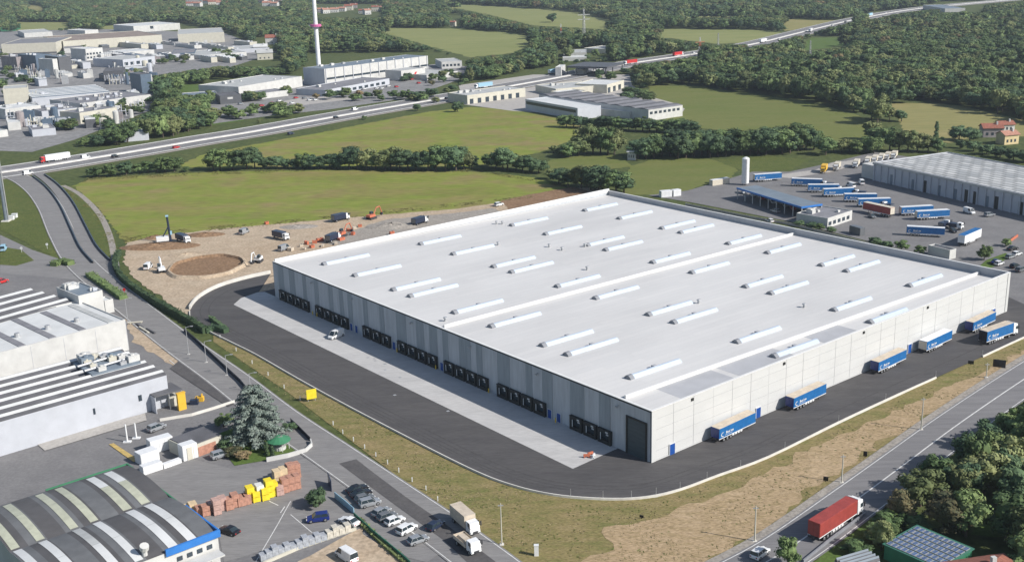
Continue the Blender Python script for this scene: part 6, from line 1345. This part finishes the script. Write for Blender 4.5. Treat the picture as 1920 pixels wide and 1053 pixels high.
# ---- poles, signs, masts
def lamp(x, yb, yt, label, group, arm=1.2, m='steel', r=.09):
    h = hz(x, yb, yt); e = empty('street_lamp' if arm > .7 else 'utility_pole', G(x, yb), 0, label, 'street lamp' if arm > .7 else 'pole', group); g = MB(); g.cyl((0, 0, .0), (0, 0, h), r*1.3, r*.8, 8); g.build('pole', M[m], e); g = MB()
    if arm > .7: g.cyl((0, 0, h-.05), (arm, .3, h+.15), .06, .06, 6); g.box(arm, arm+.7, .15, .45, h+.05, h+.22); g.build('lamp_head', M[m], e)
    else: g.box(-.5, .5, -.07, .07, h-.5, h-.35); g.build('cross_arm', M['steel'], e)
    g = MB(); g.box(-.4, .4, -.4, .4, 0, .25); g.build('footing', M['conc_wall'], e)
LG = 'poles along the main road verge'
for (x, yb, yt, nm_) in ((1415, 1015, 948, 'nearest the bottom edge'), (1578, 905, 852, 'level with the red lorry'), (1727, 806, 745, 'level with the third blue trailer'), (1849, 708, 680, 'beside the black board')): lamp(x, yb, yt, 'slim pale pole on the main road verge, the one %s' % nm_, LG, .6, 'w_cream', .13)
lamp(941, 1021, 943, 'tall slim pole on the grass right of the box lorry', None, .6, 'w_cream', .1)
for i, (x, yb, yt) in enumerate(((354, 665, 613), (387, 680, 640), (426, 704, 666), (470, 735, 700), (240, 605, 560))): lamp(x, yb, yt, '%s thin grey lamp post from the far end along the side road' % ORD[(1, 2, 3, 4, 0)[i]], 'lamp posts along the side road')
for i, (x, yb, yt) in enumerate(((239, 829, 795), (256, 822, 793))): g = MB(); h = hz(x, yb, yt); g.cyl((0, 0, 0), (0, 0, h), .22, .18, 8); g.box(-.9, .9, -.5, .5, 0, .35); o = g.build('white_mast', PM['white']); o.location = G(x, yb); tag(o, ('left, stouter' if i == 0 else 'right, thinner')+' of the two white masts in the factory yard', 'mast')
g = MB(); g.box(-1.25, 1.25, -.06, .06, .7, 3.2); o = g.build('sign_board', M['yel']); o.location = G(585, 752); o.rotation_euler.z = R(25); tag(o, 'bright yellow sign board standing on the grass beside the side road', 'sign')
for s in (-1, 1): g = MB(); g.box(s*.9-.06, s*.9+.06, .07, .17, 0, 3.1); g.build('post', M['steel'], o)
g = MB(); g.box(-.4, .4, -.3, .3, 0, 2.1); g.box(-.45, .45, -.35, .35, 2.1, 2.25); o = g.build('utility_cabinet', PM['white']); o.location = G(1006, 1041); tag(o, 'white upright utility cabinet on the grass near the bottom road', 'cabinet')
for i, (x, y, w_, h_) in enumerate(((1873, 690, 1.5, 2.0), (1548, 903, .5, .9), (1622, 857, .4, 1.1), (1203, 972, .4, .5), (1820, 684, .7, .9))):
    g = MB(); g.box(-w_, w_, -.08, .08, .3, h_+.3); g.box(-.06, .06, -.06, .06, 0, .3); o = g.build('sign_board', PM['black']); o.location = G(x, y); o.rotation_euler.z = R(-25); tag(o, ('large black square board near the far right pole', 'black board on the verge left of the pole by the red lorry', 'narrow black board on the verge between two poles', 'tiny black marker on the grass below the loop road bend', 'dark board at the gap of the loop road wall')[i], 'board')
post_px = [(622, 799), (640, 815), (660, 829), (681, 843), (702, 858), (724, 872), (745, 887), (770, 905), (796, 921), (818, 941), (845, 958), (862, 972), (560, 752), (530, 730), (500, 706), (470, 684), (440, 660), (410, 636)]
for i, (x, y) in enumerate(sorted(post_px)): g = MB(); g.box(-.09, .09, -.09, .09, 0, 1.1); g.box(-.1, .1, -.1, .1, .75, .95); o = g.build('marker_post', PM['white']); o.location = G(x+3, y-2); tag(o, '%s white marker post from the far end along the side road verge' % ORD[i], 'marker post', 'marker posts along the side road')
for i in range(12):
    q = ol[4*17+i*3]; g = MB(); g.cyl((0, 0, 0), (0, 0, 1.9), .05, .05, 6); o = g.build('fence_post', M['steel']); o.location = (q.x, q.y, .1); tag(o, 'thin grey post on the kerb wall round the near bend of the loop road', 'post', 'posts round the near bend of the loop road')
for i, (x, y) in enumerate(((1100, 857), (1107, 853), (1113, 857))): g = MB(); g.box(-.7, .7, -.15, .15, .3, .8); g.box(-.6, -.4, -.3, .3, 0, .3); g.box(.4, .6, -.3, .3, 0, .3); o = g.build('traffic_barrier', PM['orange' if i != 2 else 'white']); o.location = G(x, y, .25); o.rotation_euler.z = i*.6; tag(o, ('left orange', 'middle orange', 'right white')[i]+' barrier at the near corner of the pale apron', 'barrier')
for i, (x, y) in enumerate(((586, 591), (596, 594), (755, 658), (923, 735), (1050, 790), (828, 690))): g = MB(); g.cyl((0, 0, 0), (0, 0, 1.1), .14, .14, 8); o = g.build('bollard', M['yellow']); o.location = UVw(-1.1, toUV(G(x, y))[1], .25); tag(o, '%s yellow bollard from the far end in front of the dock wall' % ORD[(0, 1, 2, 4, 5, 3)[i]], 'bollard', 'yellow bollards before the dock wall')
def lattice(x, yb, yt, w, ms, label, arms=0, name='lattice_mast'):
    h = hz(x, yb, yt); e = empty(name, G(x, yb), .4, label, 'mast'); n = max(4, int(h/3.5)); gs = [MB() for _ in ms]
    for k in range(n):
        z0, z1 = h*k/n, h*(k+1)/n; w0, w1 = w*(1-.75*k/n), w*(1-.75*(k+1)/n); g = gs[k % len(ms)]
        cs = [(-1, -1), (1, -1), (1, 1), (-1, 1)]
        for j in range(4):
            a, b_ = cs[j], cs[(j+1) % 4]; g.cyl((a[0]*w0, a[1]*w0, z0), (a[0]*w1, a[1]*w1, z1), w*.09, w*.09, 5); g.cyl((a[0]*w0, a[1]*w0, z0), (b_[0]*w1, b_[1]*w1, z1), w*.06, w*.06, 4)
    g = MB()
    for q_, s_ in enumerate(gs):
        o_ = len(g.v); g.v += s_.v; g.f += [tuple(i+o_ for i in f) for f in s_.f]; g.m += [q_]*len(s_.f)
    g.build('lattice', list(ms), e)
    for k in range(arms): g = MB(); z = h*(.72+.12*k); g.box(-w*4, w*4, -w*.15, w*.15, z, z+w*.3); g.build('cross_arm', ms[0], e)
    g = MB(); g.box(-w*1.5, w*1.5, -w*1.5, w*1.5, 0, .5); g.build('footing', M['conc_wall'], e)
e = empty('pylon', G(12, 415), 0, 'tall dark tapering pylon at the left edge on the green verge', 'pylon'); h = hz(12, 415, 215); g = MB(); g.cyl((0, 0, 0), (0, 0, h), .8, .35, 12); g.build('shaft', mat('dark_steel', (.14, .17, .2), .6, .1, 1), e); g = MB(); g.box(-1.6, 1.6, -1.6, 1.6, 0, .6); g.build('footing', M['conc_wall'], e); g = MB(); g.box(.9, 1.15, -.3, .3, .6, h*.9); g.build('ladder', M['steel'], e)
lattice(1095, 88, 17, 1.8, [M['steel']], 'grey lattice mast with cross arms above the works yard', 2); lattice(1052, 86, 45, 1.2, [PM['orange'], M['w_white']], 'red and white banded mast left of the grey lattice mast', 0)
lattice(1312, 104, 70, 1.3, [PM['orange'], M['w_white']], 'red and white banded mast among the trees right of the motorway lorries', 1); lattice(1346, 103, 62, 1.1, [M['steel']], 'slim grey mast in the wood right of the red and white one', 0); lattice(1518, 122, 76, 1.1, [M['steel']], 'slim grey mast in the great wood on the right', 0)
for i, (x, y) in enumerate(((22, 412), (28, 408))): g = MB(); g.box(-1, 1, -.8, .8, 0, 1.6); g.box(-1.1, 1.1, -.9, .9, 1.6, 1.8); o = g.build('equipment_cabinet', PM['white']); o.location = G(x, y); tag(o, ('front', 'rear')[i]+' white cabinet at the foot of the dark pylon', 'cabinet')
car('van', 'light_blue', (2, 476), (12, 462), 'pale blue and white van at the left edge beside the access road'); car('suv', 'red', (-6, 533), (14, 527), 'red car at the left edge behind the striped hall')
for i, (x, y) in enumerate(((89, 467), (41, 474), (234, 553))): g = MB(); g.cyl((0, 0, 0), (0, 0, 1.6), .06, .06, 6); g.cyl((0, -.05, 1.9), (0, .05, 1.9), .5, .5, 12); o = g.build('round_sign', PM[('white', 'white', 'red')[i]]); o.location = G(x, y); tag(o, ('white round sign on the green verge by the side road', 'white round sign beside the left access lawn', 'red round sign at the end of the hedge by the white hall')[i], 'sign')
# timber trestles on the small dirt plot
for i, (x, y, l_, a) in enumerate(((262, 612, 5, -.9), (270, 620, 7, -.9), (283, 622, 6, -.85), (255, 606, 4, .2))): g = MB(); g.box(-l_/2, l_/2, -.25, .25, .3, .6); g.box(-l_/2+.3, -l_/2+.5, -.5, .5, 0, .3); g.box(l_/2-.5, l_/2-.3, -.5, .5, 0, .3); o = g.build('timber_stack', M['w_cream' if i % 2 else 'r_dark']); o.location = G(x, y, .1); o.rotation_euler.z = a; tag(o, ('dark long', 'pale longest', 'dark short', 'pale cross-lying')[i]+' timber stack on the small dirt plot', 'timber')

# ---------------------------------------------------------------- weeds and straw on the banks
def tufts(name, polys, n, cols, seed, size, label):
    rnd = random.Random(seed); mb = MB(); wp = [[(G(*q).x, G(*q).y) for q in p_] for p_ in polys]
    x0 = min(q[0] for p_ in wp for q in p_); x1 = max(q[0] for p_ in wp for q in p_); y0 = min(q[1] for p_ in wp for q in p_); y1 = max(q[1] for p_ in wp for q in p_); c = 0; tries = 0
    while c < n and tries < n*30:
        tries += 1; x, y = rnd.uniform(x0, x1), rnd.uniform(y0, y1)
        if noise.noise(Vector((x*.12, y*.12, seed))) < rnd.uniform(-.25, .35): continue
        if not any(inside((x, y), p_) for p_ in wp): continue
        if any(((x-q.x)**2+(y-q.y)**2) < 42 for q in road_l[::3]) or any(((x-q.x)**2+(y-q.y)**2) < 50 for q in road_r[::3]): continue
        c += 1; s_ = size*rnd.uniform(.5, 1.5)
        for k in range(4):
            a = rnd.uniform(0, 6.28); d = Vector((math.cos(a), math.sin(a), 0))*s_; mb.poly([(x-d.x*.5, y-d.y*.5, .1), (x+d.x*.5, y+d.y*.5, .1), (x+d.x+rnd.uniform(-.1, .1), y+d.y, .1+s_*rnd.uniform(.03, .15)), (x-d.x*.2, y-d.y, .1+s_*rnd.uniform(.03, .15))])
    o = mb.build(name, ground_mat(name+'_blades', cols[0], cols[1], .1, 1, fine=2, finevar=.3)); tag(o, label, 'ground cover', kind='stuff')
VP = [[(400, 640), (430, 642), (480, 660), (735, 802), (960, 914), (1100, 945), (1230, 945), (1440, 870), (1815, 690), (1915, 645), (1915, 680), (1790, 755), (1560, 915), (1420, 1020), (1370, 1053), (1000, 1053), (960, 1030), (700, 862), (540, 745)]]
tufts('weeds', VP, 900, ([(.08, .11, .03), (.12, .15, .04)], [(.07, .1, .025), (.15, .17, .05)]), 3, .3, 'green weeds scattered over the grass banks round the loop road')
tufts('straw', VP, 2600, ([(.3, .24, .13), (.38, .3, .17)], [(.25, .2, .1), (.42, .34, .2)]), 8, .26, 'dry straw tufts scattered over the grass banks round the loop road')
tufts('field_margin_weeds', [[(140, 352), (165, 338), (600, 320), (900, 323), (1060, 351), (1085, 358), (1075, 350), (900, 317), (600, 314), (165, 331)], [(215, 430), (235, 456), (300, 442), (640, 410), (1000, 372), (1000, 366), (640, 403), (300, 434), (240, 446)], [(118, 350), (190, 400), (228, 480), (214, 484), (175, 400), (110, 352)]], 2600, ([(.1, .12, .035), (.2, .18, .07)], [(.08, .1, .03), (.22, .19, .08)]), 5, .6, 'rough grass along the margins of the front field')
# ---------------------------------------------------------------- haze over the plain
hb = MB(); hb.box(-31000, 31000, -2100, 61000, -1.2, 128); hzo = hb.build('haze', M['w_white']); hzo['kind'] = 'stuff'
hm = bpy.data.materials.new('air_haze'); hm.use_nodes = True; hn = hm.node_tree.nodes
for n_ in list(hn):
    if n_.type == 'BSDF_PRINCIPLED': hn.remove(n_)
pv = hn.new('ShaderNodeVolumePrincipled'); pv.inputs['Color'].default_value = (.72, .82, .95, 1); pv.inputs['Density'].default_value = .000085; pv.inputs['Anisotropy'].default_value = .2
hm.node_tree.links.new(pv.outputs[0], next(n_ for n_ in hn if n_.type == 'OUTPUT_MATERIAL').inputs['Volume'])
hzo.data.materials.clear(); hzo.data.materials.append(hm)
